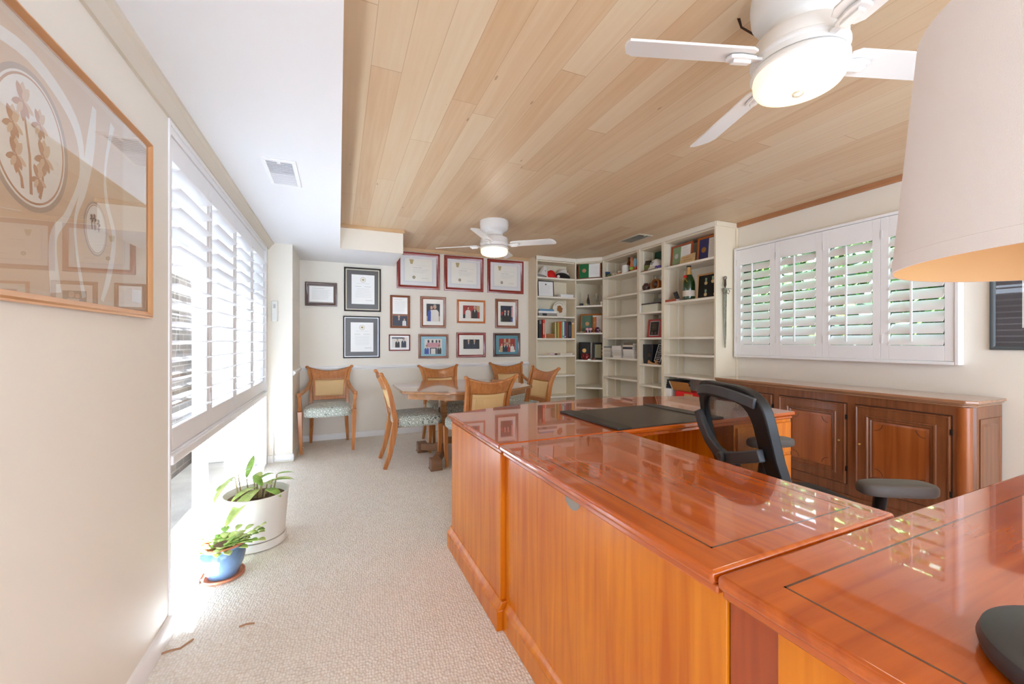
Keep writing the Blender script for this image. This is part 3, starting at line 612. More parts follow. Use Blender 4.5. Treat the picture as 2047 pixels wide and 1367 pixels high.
for y0, y1 in ((1.245, 1.745), (1.805, 2.30), (2.36, 2.86)):
    d = empty('door', None, None) if False else None
    w = y1 - y0; D = MB(Matrix.Translation((CX0 + .030 - CX1, y1 - CY0, 0)) @ Matrix.Rotation(radians(-90), 4, 'Z'))
    z0, z1 = .155, .745
    D.ring(0, w, z0, z1, [(0, 0), (0, .012), (.004, .018), (.010, .018), (.014, .013), (.062, .013), (.066, .019), (.074, .020), (.080, .012), (.092, .012), (.098, .004), (.104, .004)])
    dd = D.build('door', CRED, t)
    Pn = MB(Matrix.Translation((CX0 + .030 - CX1, y1 - CY0, 0)) @ Matrix.Rotation(radians(-90), 4, 'Z'))
    Pn.ring(.10, w - .10, z0 + .10, z1 - .10, [(0, .0), (0, .004), (.012, .010), (.016, .010)]).box(.116, w - .116, -.010, -.004, z0 + .116, z1 - .116)
    Pn.build('raised_panel', CREDP, dd)
    ScM = (Matrix.Translation((CX0 + .0195 - CX1, y1 - CY0, 0)) @ Matrix.Rotation(radians(-90), 4, 'Z'))
    for cx_, cz_, a0 in ((.116, z0 + .116, 0), (w - .116, z0 + .116, 90), (w - .116, z1 - .116, 180), (.116, z1 - .116, 270)):
        MB(ScM).tube([(cx_ + .045 * cos(radians(a0 + 10 * k)), 0, cz_ + .045 * sin(radians(a0 + 10 * k))) for k in range(10)], .0016, n=6).build('panel_carving', CREDD, dd)
    Gv = MB(Matrix.Translation((CX0 + .030 - CX1, y1 - CY0, 0)) @ Matrix.Rotation(radians(-90), 4, 'Z'))
    Gv.ring(-.006, w + .006, z0 - .006, z1 + .006, [(0, .0005), (.006, .0005)]); Gv.build('door_gap', CREDD, dd)
    kb = MB(); kb.ball((CX0 - CX1, y1 - CY0 - .035 if y0 < 1.5 else y0 - CY0 + .035, .47), .008).cyl((CX0 - CX1, y1 - CY0 - .035 if y0 < 1.5 else y0 - CY0 + .035, .47), .004, .016, ax=0); kb.build('knob', GOLD, dd)
    hy = (y0 - .004 if y0 < 1.5 else y0 - .004) - CY0
    for z in (.25, .63): MB().box(CX0 + .012 - CX1, CX0 + .03 - CX1, hy - .003, hy + .003, z, z + .035).build('hinge', BLK, dd)
sp = MB(); sp.ring(.075, .345, .14, .735, [(0, 0), (0, .004), (.012, -.004), (.02, -.006), (.026, -.002), (.05, .003)]).box(.125, .295, -.003, .006, .19, .685)
sp.build('side_panel', CRED, t, loc=(-.41 + .03, .0195, 0))

# ------------------------------------------------------------------ dining chairs
def half(z):  # half width of the back at height z
    return .185 + .018 * max(0, z - .5) + .22 * max(0, z - .70) ** 2 * 4.2
def yb_(z): return .205 + .20 * max(0, z - .45) + .32 * max(0, z - .68) ** 2 * 3.0
def dining_chair(name, label, loc, rz, arms, group=None):
    t = empty(name, label, 'chair', loc, rz, group)
    c = MB(); cushion(c, .245 if not arms else .262, .205, -.255, .215, .385, .505, e=5.5); c.build('seat', FABRIC, t)
    for s_ in (-1, 1):
        xw = .215 if not arms else .262
        f = MB()
        if arms: f.sweep([(s_ * (xw - .004), -.225, 0), (s_ * (xw + .004), -.235, .25), (s_ * (xw + .008), -.24, .46)], [.028, .04, .046], [.028, .04, .046], up=(0, 1, 0))
        else: f.sweep([(s_ * (xw - .012), -.212, 0), (s_ * xw, -.22, .25), (s_ * xw, -.22, .40)], [.026, .038, .042], [.026, .038, .042], up=(0, 1, 0))
        f.build('front_leg', CHW, t, bevel=.003)
        r = MB(); r.sweep([(s_ * .203, .305, 0), (s_ * .198, .262, .12), (s_ * .190, .232, .26), (s_ * .187, .208, .40), (s_ * .186, .203, .46)], [.028, .034, .040, .042, .042], [.036, .044, .052, .054, .052], up=(0, 1, 0)); r.build('rear_leg', CHW, t, bevel=.003)
        zs = [.44, .5, .56, .62, .68, .74, .79, .83, .87, .905]
        p = MB(); p.sweep([(s_ * (half(z) + .012), yb_(z), z) for z in zs], [.04, .04, .038, .036, .034, .032, .03, .028, .026, .026], [.048, .048, .046, .044, .042, .040, .038, .036, .030, .026], up=(0, 1, 0))
        p.ball((s_ * (half(.905) + .018), yb_(.905) - .002, .900), .019, .021, .017, n=14, k=8); p.build('back_post', CHW, t, bevel=.003)
    def sf_(z0f, z1f, th, nm, mat, uv=False):
        g = MB(); g.grid(lambda u, v: ((lambda U, z: (U * half(z), yb_(z) + .034 * (1 - U * U) * min(1, (z - .4) / .3), z))(2 * u - 1, z0f(2 * u - 1) + (z1f(2 * u - 1) - z0f(2 * u - 1)) * v)), 14, 8, uv=(.38, .22) if uv else False)
        return g.build(nm, mat, t, solid=th, smooth=60)
    sf_(lambda U: .755 - .012 * (1 - U * U), lambda U: .848 + .048 * U * U, .018, 'crest_rail', CHW)
    sf_(lambda U: .555, lambda U: .757 - .012 * (1 - U * U), .003, 'cane_panel', CANE, True)
    sf_(lambda U: .515, lambda U: .557, .018, 'lower_rail', CHW)
    for s_ in (-1, 1):
        q = MB(); q.sweep([(s_ * (half(z) - .022), yb_(z) + .003, z) for z in (.52, .58, .64, .70, .76)], .022, .020, up=(0, 1, 0)); q.build('cane_stile', CHW, t, bevel=.002)
    MB().box(-.17, .17, -.20, .18, .378, .392).build('seat_base', CHW, t)
    if arms:
        for s_ in (-1, 1):
            a = MB(); a.sweep([(s_ * .205, .238, .735), (s_ * .212, .20, .70), (s_ * .232, .12, .665), (s_ * .258, .0, .642), (s_ * .274, -.12, .632), (s_ * .280, -.205, .636)], [.03, .036, .04, .042, .042, .04], [.03, .028, .026, .024, .024, .028])
            a.cyl((s_ * .280 - .022, -.212, .634), .018, .044, n=14, ax=0)
            a.sweep([(s_ * .270, -.235, .455), (s_ * .272, -.200, .50), (s_ * .277, -.185, .56), (s_ * .280, -.205, .625)], [.04, .034, .032, .036], [.038, .03, .028, .034], up=(0, 1, 0)); a.build('arm', CHW, t, bevel=.003)
    return t
dining_chair('armchair', 'cane-back wooden armchair against the wall left of the dining table, by the window', (-.105, 5.10, 0), radians(-1), True)
dining_chair('dining_chair', 'cane-back side chair seen in profile at the window end of the table', (.70, 4.205, 0), radians(91), False)
dining_chair('dining_chair', 'cane-back side chair with its back to the camera at the near side of the table', (1.185, 3.66, 0), radians(187), False)
dining_chair('dining_chair', 'cane-back side chair behind the dining table facing the camera', (1.185, 4.80, 0), radians(3), False)
dining_chair('armchair', 'cane-back wooden armchair against the back wall beside the bookcase', (2.22, 5.09, 0), radians(0), True)
dining_chair('dining_chair', 'cane-back side chair at the bookcase end of the table', (1.90, 4.20, 0), radians(-80), False)
# ------------------------------------------------------------------ dining table
t = empty('dining_table', 'fruitwood dining table with clipped corners on a pedestal trestle base', 'table', (1.19, 4.16, 0))
oc = lambda a, b, c, d: [(-a, -b + d), (-a + c, -b), (a - c, -b), (a, -b + d), (a, b - d), (a - c, b), (-a + c, b), (-a, b - d)]
MB().prism(oc(.66, .62, .38, .27), .725, .75).build('table_top', TBW, t, bevel=.006)
MB().prism(oc(.60, .56, .36, .25), .668, .7245).build('apron', TBW, t, bevel=.003)
for sx_ in (-1, 1):
    MB().box(sx_ * .20 - .035, sx_ * .20 + .035, -.05, .05, .12, .668).box(sx_ * .2 - .045, sx_ * .2 + .045, -.30, .30, .62, .667).build('column', TBW, t, bevel=.006)
    for s2 in (-1, 1):
        x0 = sx_ * .35
        MB().sweep([(sx_ * .20, s2 * .02, .13), (sx_ * .25, s2 * .14, .085), (x0, s2 * .31, .065)], [.06, .055, .06], [.09, .07, .07]).box(x0 - .05, x0 + .05, s2 * .34 - .055, s2 * .34 + .055, .012, .105).box(x0 - .056, x0 + .056, s2 * .34 - .061, s2 * .34 + .061, 0, .014).build('foot', wood('table_base_wood', (126, 88, 62), (150, 110, 80), 0, rough=.35, coat=.3), t, bevel=.004)
MB().box(-.20, .20, -.03, .03, .15, .21).build('stretcher', TBW, t, bevel=.004)

# ------------------------------------------------------------------ framed pictures
PH = [pm('photo_dark_brown', (38, 30, 26), .5, coat=.08), pm('photo_suit_navy', (34, 36, 54), .4), pm('photo_skin', (206, 160, 136), .5), pm('photo_white', (226, 222, 216), .5),
      pm('photo_red', (168, 52, 40), .5), pm('photo_blue', (62, 84, 160), .5), pm('photo_grey_hair', (170, 166, 160), .5), pm('photo_green', (62, 92, 58), .5), pm('photo_pink', (206, 150, 158), .5), pm('photo_tan', (190, 160, 120), .5)]
def ell2(mb, cx, cz, rx, rz, y, m, n=16): mb.add([(cx + rx * cos(2 * pi * k / n), y, cz + rz * sin(2 * pi * k / n)) for k in range(n)], [tuple(range(n))[::-1]], m)
def poly2(mb, pts, y, m): mb.add([(x, y, z) for x, z in pts], [tuple(range(len(pts)))], m)
def figure(mb, x, z0, h, y, suit, hair=0, tie=4):
    w = h * .24
    poly2(mb, [(x - w, z0), (x + w, z0), (x + w * .95, z0 + h * .55), (x + w * .5, z0 + h * .68), (x - w * .5, z0 + h * .68), (x - w * .95, z0 + h * .55)], y, suit)
    poly2(mb, [(x - w * .25, z0 + h * .68), (x, z0 + h * .45), (x + w * .25, z0 + h * .68)], y - .0002, 3)
    ell2(mb, x, z0 + h * .86, h * .10, h * .14, y - .0002, hair); ell2(mb, x + h * .01, z0 + h * .82, h * .075, h * .11, y - .0004, 2)
def photo(par, x0, x1, z0, z1, y, bgm, figs, extra=()):
    mb = MB(); mb.box(x0, x1, y, y + .002, z0, z1, bgm); w, h = x1 - x0, z1 - z0
    for ei, (kind, *a) in enumerate(extra):
        if kind == 'r': poly2(mb, [(x0 + a[0] * w, z0 + a[2] * h), (x0 + a[1] * w, z0 + a[2] * h), (x0 + a[1] * w, z0 + a[3] * h), (x0 + a[0] * w, z0 + a[3] * h)], y - .0003 - .00008 * ei, a[4])
        else: ell2(mb, x0 + a[0] * w, z0 + a[1] * h, a[2] * w, a[3] * h, y - .0004 - .00008 * ei, a[4])
    for i, (fx, fh, suit, hair) in enumerate(figs): figure(mb, x0 + fx * w, z0, fh * h, y - .0012 - .0006 * i, suit, hair)
    return mb.build('photograph', PH, par, smooth=0)
def document(par, x0, x1, z0, z1, y, style, mat=None):
    mb = MB(); mb.box(x0, x1, y, y + .002, z0, z1, 0); w, h = x1 - x0, z1 - z0; cx = (x0 + x1) / 2; yy = y - .0004
    def ln(a, b, zz, t=.0022, m=1): poly2(mb, [(x0 + a * w, z0 + zz * h - t / 2), (x0 + b * w, z0 + zz * h - t / 2), (x0 + b * w, z0 + zz * h + t / 2), (x0 + a * w, z0 + zz * h + t / 2)], yy, m)
    rnd = random.Random(int(x0 * 1000) + int(h * 5000))
    if style == 'seal':
        ell2(mb, cx, z0 + .83 * h, w * .12, w * .12, yy, 3); ell2(mb, cx, z0 + .83 * h, w * .105, w * .105, yy - .0002, 0); ell2(mb, cx, z0 + .83 * h, w * .06, w * .05, yy - .0004, 3)
        ln(.22, .78, .70); ln(.16, .42, .60, .004); ln(.55, .84, .60, .004)
        for k in range(8): a = rnd.uniform(.14, .24); ln(a, 1 - a, .53 - .042 * k, .0016)
        mb.tube([(x0 + (.62 + .04 * k) * w, yy, z0 + (.13 + .018 * ((-1) ** k)) * h) for k in range(8)], .0012, n=4, m=2)
    elif style == 'crest':
        poly2(mb, [(x0 + .19 * w, z0 + .75 * h), (x0 + .27 * w, z0 + .75 * h), (x0 + .31 * w, z0 + .96 * h), (x0 + .15 * w, z0 + .96 * h)], yy, 3)
        ln(.30, .46, .60, .005); ln(.48, .62, .60, .005); ln(.40, .92, .70, .0015)
        for k in range(4): ln(.28, .90 - .07 * k, .52 - .05 * k, .0016)
        ell2(mb, x0 + .32 * w, z0 + .16 * h, w * .055, w * .06, yy, 2); ell2(mb, x0 + .32 * w, z0 + .16 * h, w * .035, w * .04, yy - .0002, 3)
        ln(.15, .24, .22, .0016); mb.tube([(x0 + (.62 + .03 * k) * w, yy, z0 + (.13 + .02 * ((-1) ** k)) * h) for k in range(9)], .0011, n=4, m=2)
    else:
        ln(.12, .62, .86, .003)
        for k in range(10): ln(.10, .90 - rnd.uniform(0, .14), .74 - .062 * k, .0016)
    return mb.build('document', [PAPERW if style != 'crest' else PAPER, INK, INKD, pm('seal_tan', (182, 164, 120), .6)], par, smooth=0)
BPROF = [(0, 0), (0, .016), (.003, .021), (.010, .023), (.55, .021), (.8, .016), (1, .013), (1, .006)]
def picture(name, label, x0, x1, z0, z1, fw, fmat, matm, fill, loc=None, rz=0, cat='framed picture', group=None, fillet=None, prof=None, rot=None, glassm=None):
    """root at the bottom centre, picture faces -Y"""
    w, h = x1 - x0, z1 - z0
    t = empty(name, label, cat, loc or ((x0 + x1) / 2, YB - .001, z0), rz, group, rot=rot)
    pr = [(i * fw if i > .05 else min(i, fw * .4), d) for i, d in (prof or BPROF)]
    MB().ring(-w / 2, w / 2, 0, h, pr).box(-w / 2 + .002, w / 2 - .002, -.004, 0, .002, h - .002).build('frame', fmat, t, bevel=0)
    MB().box(-w / 2 + fw * .9, w / 2 - fw * .9, -.008, -.004, fw * .9, h - fw * .9).build('mat_board', matm, t)
    if fillet:
        a, b, m = fillet; MB().ring(-w / 2 + a, w / 2 - a, a, h - a, [(0, .0082), (0, .0088), (b, .0088), (b, .0082)]).build('fillet', m, t)
    fill(t, w, h)
    if glassm: MB().box(-w / 2 + fw * .8, w / 2 - fw * .8, -.0128, -.0115, fw * .8, h - fw * .8).build('glass_pane', glassm, t)
    return t
PX = lambda a, w: -w / 2 + a * w
def f_doc(a, b, c, d, st): return lambda t, w, h: document(t, PX(a, w), PX(b, w), c * h, d * h, -.0105, st)
picture('framed_certificate', 'small brown framed certificate at the far left of the back wall, near the window corner', -.372, -.018, 1.638, 1.925, .034, FR_WAL, pm('mat_taupe', (136, 124, 120), .4, coat=.6), f_doc(.13, .88, .17, .84, 'plain'))
picture('framed_certificate', 'tall dark matted certificate with round seal, upper of the two dark ones', .061, .500, 1.585, 2.136, .016, FR_BLK, MATDK, f_doc(.20, .82, .17, .84, 'seal'), fillet=(.020, .012, TANLINE))
picture('framed_certificate', 'tall dark matted certificate with round seal, lower of the two dark ones', .051, .486, .998, 1.526, .013, FR_BLK, MATDK, f_doc(.20, .82, .15, .85, 'seal'), fillet=(.017, .006, SILVER))
for lb, x0, x1 in (('behind the soffit corner, leftmost of the red three', .698, 1.264), ('middle of the red three', 1.324, 1.890), ('rightmost of the red three, beside the bookcase', 1.950, 2.514)):
    picture('framed_award', 'large red framed award with tan crest, ' + lb, x0, x1, 1.905, 2.388, .045, FR_RED, MATW, f_doc(.19, .81, .22, .83, 'crest'), group='red framed awards', fillet=(.090, .003, INK))
def fa(t, w, h):
    document(t, PX(.13, w), PX(.87, w), .43 * h, .94 * h, -.0105, 'plain')
    photo(t, PX(.13, w), PX(.87, w), .07 * h, .37 * h, -.0105, 1, [(.42, 1.1, 1, 6), (.78, .8, 3, 0)])
picture('framed_photograph', 'narrow brown frame with a letter above a small photo of two people', .613, .867, 1.382, 1.809, .020, FR_BRN, pm('mat_brown', (150, 104, 80), .5), fa)
picture('framed_photograph', 'upright brown framed photo of two people standing, one in a blue jacket', 1.002, 1.348, 1.390, 1.811, .036, FR_BRN, PAPER, lambda t, w, h: photo(t, PX(.24, w), PX(.76, w), .21 * h, .77 * h, -.0105, 0, [(.36, .95, 5, 0), (.62, .98, 3, 6)], [('r', 0, 1, 0, .3, 9)]))
picture('framed_photograph', 'golden brown framed photo of two people shaking hands', 1.504, 1.916, 1.463, 1.788, .026, FR_ORG, PAPER, lambda t, w, h: photo(t, PX(.21, w), PX(.80, w), .21 * h, .76 * h, -.0105, 4, [(.30, .95, 3, 0), (.70, 1.0, 0, 6)], [('r', .8, 1, .5, 1, 9), ('r', .0, .15, 0, .3, 0)]))
picture('framed_photograph', 'upright reddish brown framed photo with a dark blue background', 2.070, 2.427, 1.399, 1.822, .040, FR_BRN, PAPER, lambda t, w, h: photo(t, PX(.23, w), PX(.76, w), .22 * h, .77 * h, -.0105, 1, [(.35, .78, 0, 0), (.62, .78, 0, 0)], [('e', .12, .5, .1, .14, 4), ('r', .88, 1, .3, .95, 8), ('r', 0, .4, 0, .25, 7), ('r', .4, 1, 0, .22, 5)]))
picture('framed_photograph', 'small thin red framed photo, lowest on the left of the photo group', .598, .868, 1.085, 1.297, .014, FR_RED, PAPERW, lambda t, w, h: photo(t, PX(.14, w), PX(.88, w), .20 * h, .83 * h, -.0105, 3, [(.35, .9, 0, 6), (.75, 1.0, 1, 0)], [('r', 0, .7, .88, 1, 1)]))
picture('framed_photograph', 'brown framed photo with light blue mat and a row of flags', .978, 1.383, .979, 1.306, .030, FR_BRN, MATBL, lambda t, w, h: photo(t, PX(.20, w), PX(.78, w), .18 * h, .80 * h, -.0105, 3, [(.12, .62, 5, 0), (.84, .62, 0, 0)], [('r', .12, .9, .45, .75, 8), ('r', .3, .7, 0, .42, 1), ('r', .36, .62, 0, .36, 3), ('e', .22, .84, .06, .10, 1), ('e', .45, .84, .06, .10, 1), ('e', .68, .84, .05, .1, 1), ('e', .85, .84, .05, .1, 1)]))
picture('framed_photograph', 'dark red framed wide photo of two people on a large cream mat', 1.498, 1.923, .985, 1.333, .036, FR_RED, PAPER, lambda t, w, h: photo(t, PX(.23, w), PX(.78, w), .34 * h, .72 * h, -.0105, 0, [(.32, 1.0, 1, 6), (.68, 1.0, 1, 6)]))
picture('framed_photograph', 'dark brown framed group photo with blue green mat, lowest on the right', 2.041, 2.460, .987, 1.330, .036, FR_WAL, pm('teal_mat', (96, 148, 164), .5), lambda t, w, h: photo(t, PX(.21, w), PX(.80, w), .20 * h, .76 * h, -.0105, 4, [(.16, .7, 9, 0), (.34, .7, 1, 0), (.5, .74, 1, 6), (.66, .7, 4, 0), (.82, .66, 3, 0)], [('r', 0, 1, 0, .16, 3), ('r', .3, .42, .2, 1, 9), ('r', .58, .7, .2, 1, 9)]))
# right wall picture
picture('framed_picture', 'grey framed dark picture on the right wall beyond the lampshade', 0, .56, 0, .62, .026, FR_GRY, pm('mat_slate', (74, 70, 76), .35), lambda t, w, h: document(t, PX(.24, w), PX(.80, w), .22 * h, .78 * h, -.0095, 'plain'),
        loc=(XR - .001, .925, 1.150), rz=radians(-90), glassm=glass('picture_glass', (1, 1, 1), 2.2))
# big iris print on the left wall
ART = [pm('print_tan', (224, 196, 164), .6), pm('print_cream', (244, 240, 230), .6), pm('print_brown', (200, 154, 120), .6), pm('print_light_tan', (232, 214, 190), .6), pm('print_dark', (104, 92, 92), .6), pm('print_grey_tan', (190, 170, 150), .6)]
def iris_fill(t, w, h):
    # local x runs along the wall, away from the camera is +x
    mb = MB(); y = -.0092; y0_, z0_ = IY0 + w / 2, 1.286
    X = lambda yy: yy - y0_; Z = lambda zz: zz - z0_
    def swoosh(pts, ws, d, m):
        if len(pts) > 3:
            P_ = [pts[0]] + list(pts) + [pts[-1]]; W0 = [ws[0]] + list(ws) + [ws[-1]]; o2 = []; w2_ = []
            for i in range(1, len(P_) - 2):
                for q in range(6):
                    u = q / 6; cr_ = lambda a, b_, c, e_: .5 * (2 * b_ + (c - a) * u + (2 * a - 5 * b_ + 4 * c - e_) * u * u + (3 * b_ - a - 3 * c + e_) * u ** 3)
                    o2.append(tuple(cr_(*(P_[i + k][ax] for k in (-1, 0, 1, 2))) for ax in (0, 1))); w2_.append(cr_(*(W0[i + k] for k in (-1, 0, 1, 2))))
            pts, ws = o2 + [pts[-1]], w2_ + [ws[-1]]
        L_ = []; R_ = []
        for i, (a, b) in enumerate(pts):
            a2, b2 = pts[min(i + 1, len(pts) - 1)]; a1, b1 = pts[max(0, i - 1)]; l = sqrt((a2 - a1) ** 2 + (b2 - b1) ** 2); nx, nz = -(b2 - b1) / l, (a2 - a1) / l
            L_.append((X(a + nx * ws[i]), Z(b + nz * ws[i]))); R_.append((X(a - nx * ws[i]), Z(b - nz * ws[i])))
        for i in range(len(pts) - 1): poly2(mb, [L_[i], L_[i + 1], R_[i + 1], R_[i]], y - d, m)
    poly2(mb, [(X(IY0 + .03), Z(1.32)), (X(1.68), Z(1.32)), (X(1.68), Z(1.88)), (X(IY0 + .03), Z(1.88))], y, 0)
    poly2(mb, [(X(1.69), Z(1.31)), (X(1.86), Z(1.31)), (X(1.86), Z(1.90)), (X(1.69), Z(1.90))], y, 3)
    def oval(cy, cz, rx, rz):
        ell2(mb, X(cy), Z(cz), rx * 1.22, rz * 1.16, y - .0002, 5, 48); ell2(mb, X(cy), Z(cz), rx * 1.10, rz * 1.07, y - .0004, 1, 48); ell2(mb, X(cy), Z(cz), rx * 1.05, rz * 1.035, y - .0006, 2, 48); ell2(mb, X(cy), Z(cz), rx, rz, y - .0008, 1, 48)
    swoosh([(1.05, 1.80), (1.25, 1.84), (1.42, 1.78), (1.46, 1.66), (1.40, 1.53), (1.34, 1.45), (1.35, 1.32)], [.012, .016, .018, .010, .010, .014, .022], .0003, 1)
    swoosh([(1.52, 1.86), (1.50, 1.74), (1.47, 1.62), (1.43, 1.52), (1.44, 1.42), (1.47, 1.32)], [.010, .020, .014, .006, .006, .010], .00035, 1)
    swoosh([(1.62, 1.86), (1.58, 1.72), (1.585, 1.62), (1.63, 1.52), (1.60, 1.40), (1.56, 1.32)], [.012, .006, .010, .012, .014, .008], .0004, 1)
    oval(1.262, 1.650, .112, .135); oval(.98, 1.62, .10, .13); oval(1.528, 1.520, .050, .066)
    def petal(cy, cz, l, wd, ang, m, d):
        pts = [(-.5, 0), (-.3, .42), (0, .5), (.3, .36), (.5, 0), (.3, -.36), (0, -.5), (-.3, -.42)]
        poly2(mb, [(X(cy + l * a * cos(ang) - wd * b * sin(ang)), Z(cz + l * a * sin(ang) + wd * b * cos(ang))) for a, b in pts], y - d, m)
    def bloom(cy, cz, s_, m=2, m2=0):
        for k, (a, l_) in enumerate(((90, 1.15), (118, 1.0), (62, 1.0), (205, .9), (335, .9), (270, 1.2), (240, .8), (300, .8))):
            r = radians(a); petal(cy + cos(r) * s_ * .5, cz + sin(r) * s_ * .5, s_ * l_, s_ * (.5 if k < 3 or k == 5 else .38), r, m if k % 2 else m2, .0012 + .0001 * k)
    for cy, cz, s_ in ((1.235, 1.725, .040), (1.29, 1.700, .034), (1.205, 1.665, .036), (1.305, 1.63, .040), (1.215, 1.60, .036), (1.285, 1.575, .032)): bloom(cy, cz, s_)
    for p0, p1 in (((1.24, 1.70), (1.262, 1.53)), ((1.30, 1.60), (1.290, 1.53)), ((1.215, 1.58), (1.235, 1.535))): swoosh([p0, ((p0[0] + p1[0]) / 2 + .006, (p0[1] + p1[1]) / 2), p1], [.003, .004, .005], .0011, 2)
    for cy, cz in ((1.52, 1.55), (1.54, 1.54), (1.505, 1.545)): bloom(cy, cz, .012, 4, 5); swoosh([(cy, cz - .01), (cy + .002, 1.515)], [.0015, .0015], .0011, 4)
    mb.build('print', ART, t, smooth=0)
    MB().box(X(1.752), X(1.812), -.0100, -.0094, Z(1.335), Z(1.378)).build('printed_label', PAPERW, t)
IY0 = .62
t = picture('framed_print', 'large thin copper framed iris flower print under glass on the left wall', IY0, 1.885, 1.286, 1.922, .022, BRONZE, pm('mat_cream_tan', (226, 204, 176), .6), iris_fill, loc=(XL + .001, (IY0 + 1.885) / 2, 1.286), rz=radians(90), glassm=glass('print_glass', (1, 1, 1), 2.6))

# ------------------------------------------------------------------ bookcases
def bookcase(label, loc, rz, w, d, shelves, back, strips, right_trim=False, stdm=None):
    t = empty('bookcase', label, 'bookcase', loc, rz, 'built-in cream bookcases'); b = .020; H = ZW - .002
    MB().box(0, b, 0, d, 0, H).build('side_panel', CREAM, t); MB().box(w - b, w, 0, d, 0, H).build('side_panel', CREAM, t)
    MB().box(0, w, -.004, .016, H - .055, H).build('top_fascia', CREAM_E, t, bevel=.002)
    MB().box(b, w - b, .016, d, H - .075, H - .057).build('top_panel', CREAM, t)
    MB().box(b, w - b, .01, .03, 0, .09).build('kick_plate', CREAM, t)
    for z in shelves: MB().box(b, w - b, .002, d - .002, z - .024, z).build('shelf', CREAM_E, t, bevel=.002)
    if back: MB().box(b, w - b, d - .008, d, 0.09, H - .08).build('back_panel', CREAM, t)
    if strips:
        for yy in (.065, d - .10):
            for xx in (b, w - b - .004): MB().box(xx - (.004 if xx > b else 0), xx + (.004 if xx > b else .008), yy, yy + .018, .10, H - .08).build('shelf_standard', CREAM_E, t)
    if right_trim:
        MB().box(w, w + .012, d - .028, d, 0, H - .05).box(w, w + .010, 0, d, H - .05, H).build('end_trim', CREAM, t, bevel=.002)
    return t
SA = [2.138, 1.862, 1.576, 1.255, 1.005, .716, .408, .09]
bookcase('cream built-in bookcase with hats and a row of books, leftmost by the framed awards', (2.60, 5.225, 0), 0, .664, .263, SA, True, False)
SC = [2.135, 1.840, 1.561, 1.259, .982, .706, .408, .09]
bookcase('cream built-in bookcase holding white paper stacks, beside the angled corner unit', (3.537, 4.953, 0), radians(-90), .773, .312, SC, False, True)
SD = [2.087, 1.850, 1.575, 1.256, .925, .665, .40, .09]
bookcase('narrow cream built-in bookcase with the red award plaque', (3.537, 4.178, 0), radians(-90), .428, .312, SD, False, True)
SE = [2.080, 1.668, 1.256, 1.062, .820, .55, .30, .09]
bookcase('cream built-in bookcase with the champagne bottle, rightmost by the sword', (3.537, 3.749, 0), radians(-90), .739, .312, SE, False, True, right_trim=True)
t = empty('corner_bookcase', 'angled cream corner bookcase unit filled with medals and dark display cases', 'bookcase', (3.401, 5.089, 0))
o_ = lambda p: (p[0] - 3.401, p[1] - 5.089)
P5 = [(3.266, 5.226), (3.536, 4.956), (3.845, 4.956), (3.845, 5.485), (3.266, 5.485)]
for z in (2.137, 1.741, 1.338, .935, .532, .10): MB().prism([o_(p) for p in P5], z - .024, z).build('shelf', CREAM_E, t, bevel=.002)
MB().prism([o_(p) for p in ((3.258, 5.218), (3.529, 4.947), (3.541, 4.958), (3.270, 5.230))], ZW - .057, ZW - .002).build('top_fascia', CREAM_E, t)
MB().prism([o_(p) for p in P5], ZW - .075, ZW - .06).build('top_panel', CREAM, t)
MB().box(3.27 - 3.401, 3.845 - 3.401, 5.478 - 5.089, 5.486 - 5.089, .1, 2.36).build('back_panel', CREAM, t)

# ------------------------------------------------------------------ things on the shelves
def colr(n, c, **k): return pm(n, c, **({'rough': .5} | k))
def A_(x, z, dy=.0): return (x, 5.225 + dy, z + .001)          # on the leftmost bookcase
def R_(y, z, dx=.0): return (3.537 + dx, y, z + .001)          # on the right wall bookcases
def Bp(s_, z, k=.10):                                          # on the corner unit: s along the face, k behind it
    c = (8.49 + k * 1.414) / 2; return (c + s_ * .7071, c - s_ * .7071, z + .001)
RZ = radians(-90); BZ = radians(-45)
# hats
t = empty('sailor_hat', 'white peaked hat tipped on its side, left end of the top shelf', 'hat', A_(2.755, SA[0] + .022, .115), rot=(0, radians(0), 0))
MB(Matrix.Rotation(radians(18), 4, 'Y')).lathe([(0, .165), (.03, .155), (.055, .11), (.07, .05), (.098, .006), (.090, .004), (.062, .045)], n=32, sy=.75).build('hat_body', colr('hat_white', (232, 230, 224)), t); MB().ball((.02, -.062, .075), .006).build('hat_button', BLK, t)
t = empty('baseball_hat', 'bright red cap between the two white hats', 'hat', A_(2.895, SA[0], .11))
MB().ball((0, 0, 0), .085, .085, .125, lo=0).build('cap_crown', colr('cap_red', (216, 28, 24)), t); MB().prism([(.03, -.08), (.10, -.10), (.11, -.03), (.06, .02)], .0, .010).build('cap_brim', colr('cap_red', (0, 0, 0)), t)
MB().ball((.07, -.10, .022), .022).build('cap_pompom', colr('hat_white', (0, 0, 0)), t)
t = empty('hard_hat', 'white helmet with dark brim, right end of the top shelf', 'hat', A_(3.095, SA[0] + .018, .125))
H_ = Matrix.Rotation(radians(-14), 4, 'X') @ Matrix.Rotation(radians(16), 4, 'Y'); MB(H_).ball((0, 0, .045), .092, .095, .105, lo=0).build('helmet_shell', colr('helmet_white', (236, 234, 230), rough=.3), t)
MB(H_).lathe([(.118, .02), (.094, .044), (.085, .044), (.105, .016)], n=32, sy=1).build('helmet_brim', colr('helmet_dark', (70, 66, 68)), t); MB(H_).ball((.035, -.088, .085), .016, .006, .018).build('helmet_badge', colr('badge_tan', (176, 140, 96)), t)
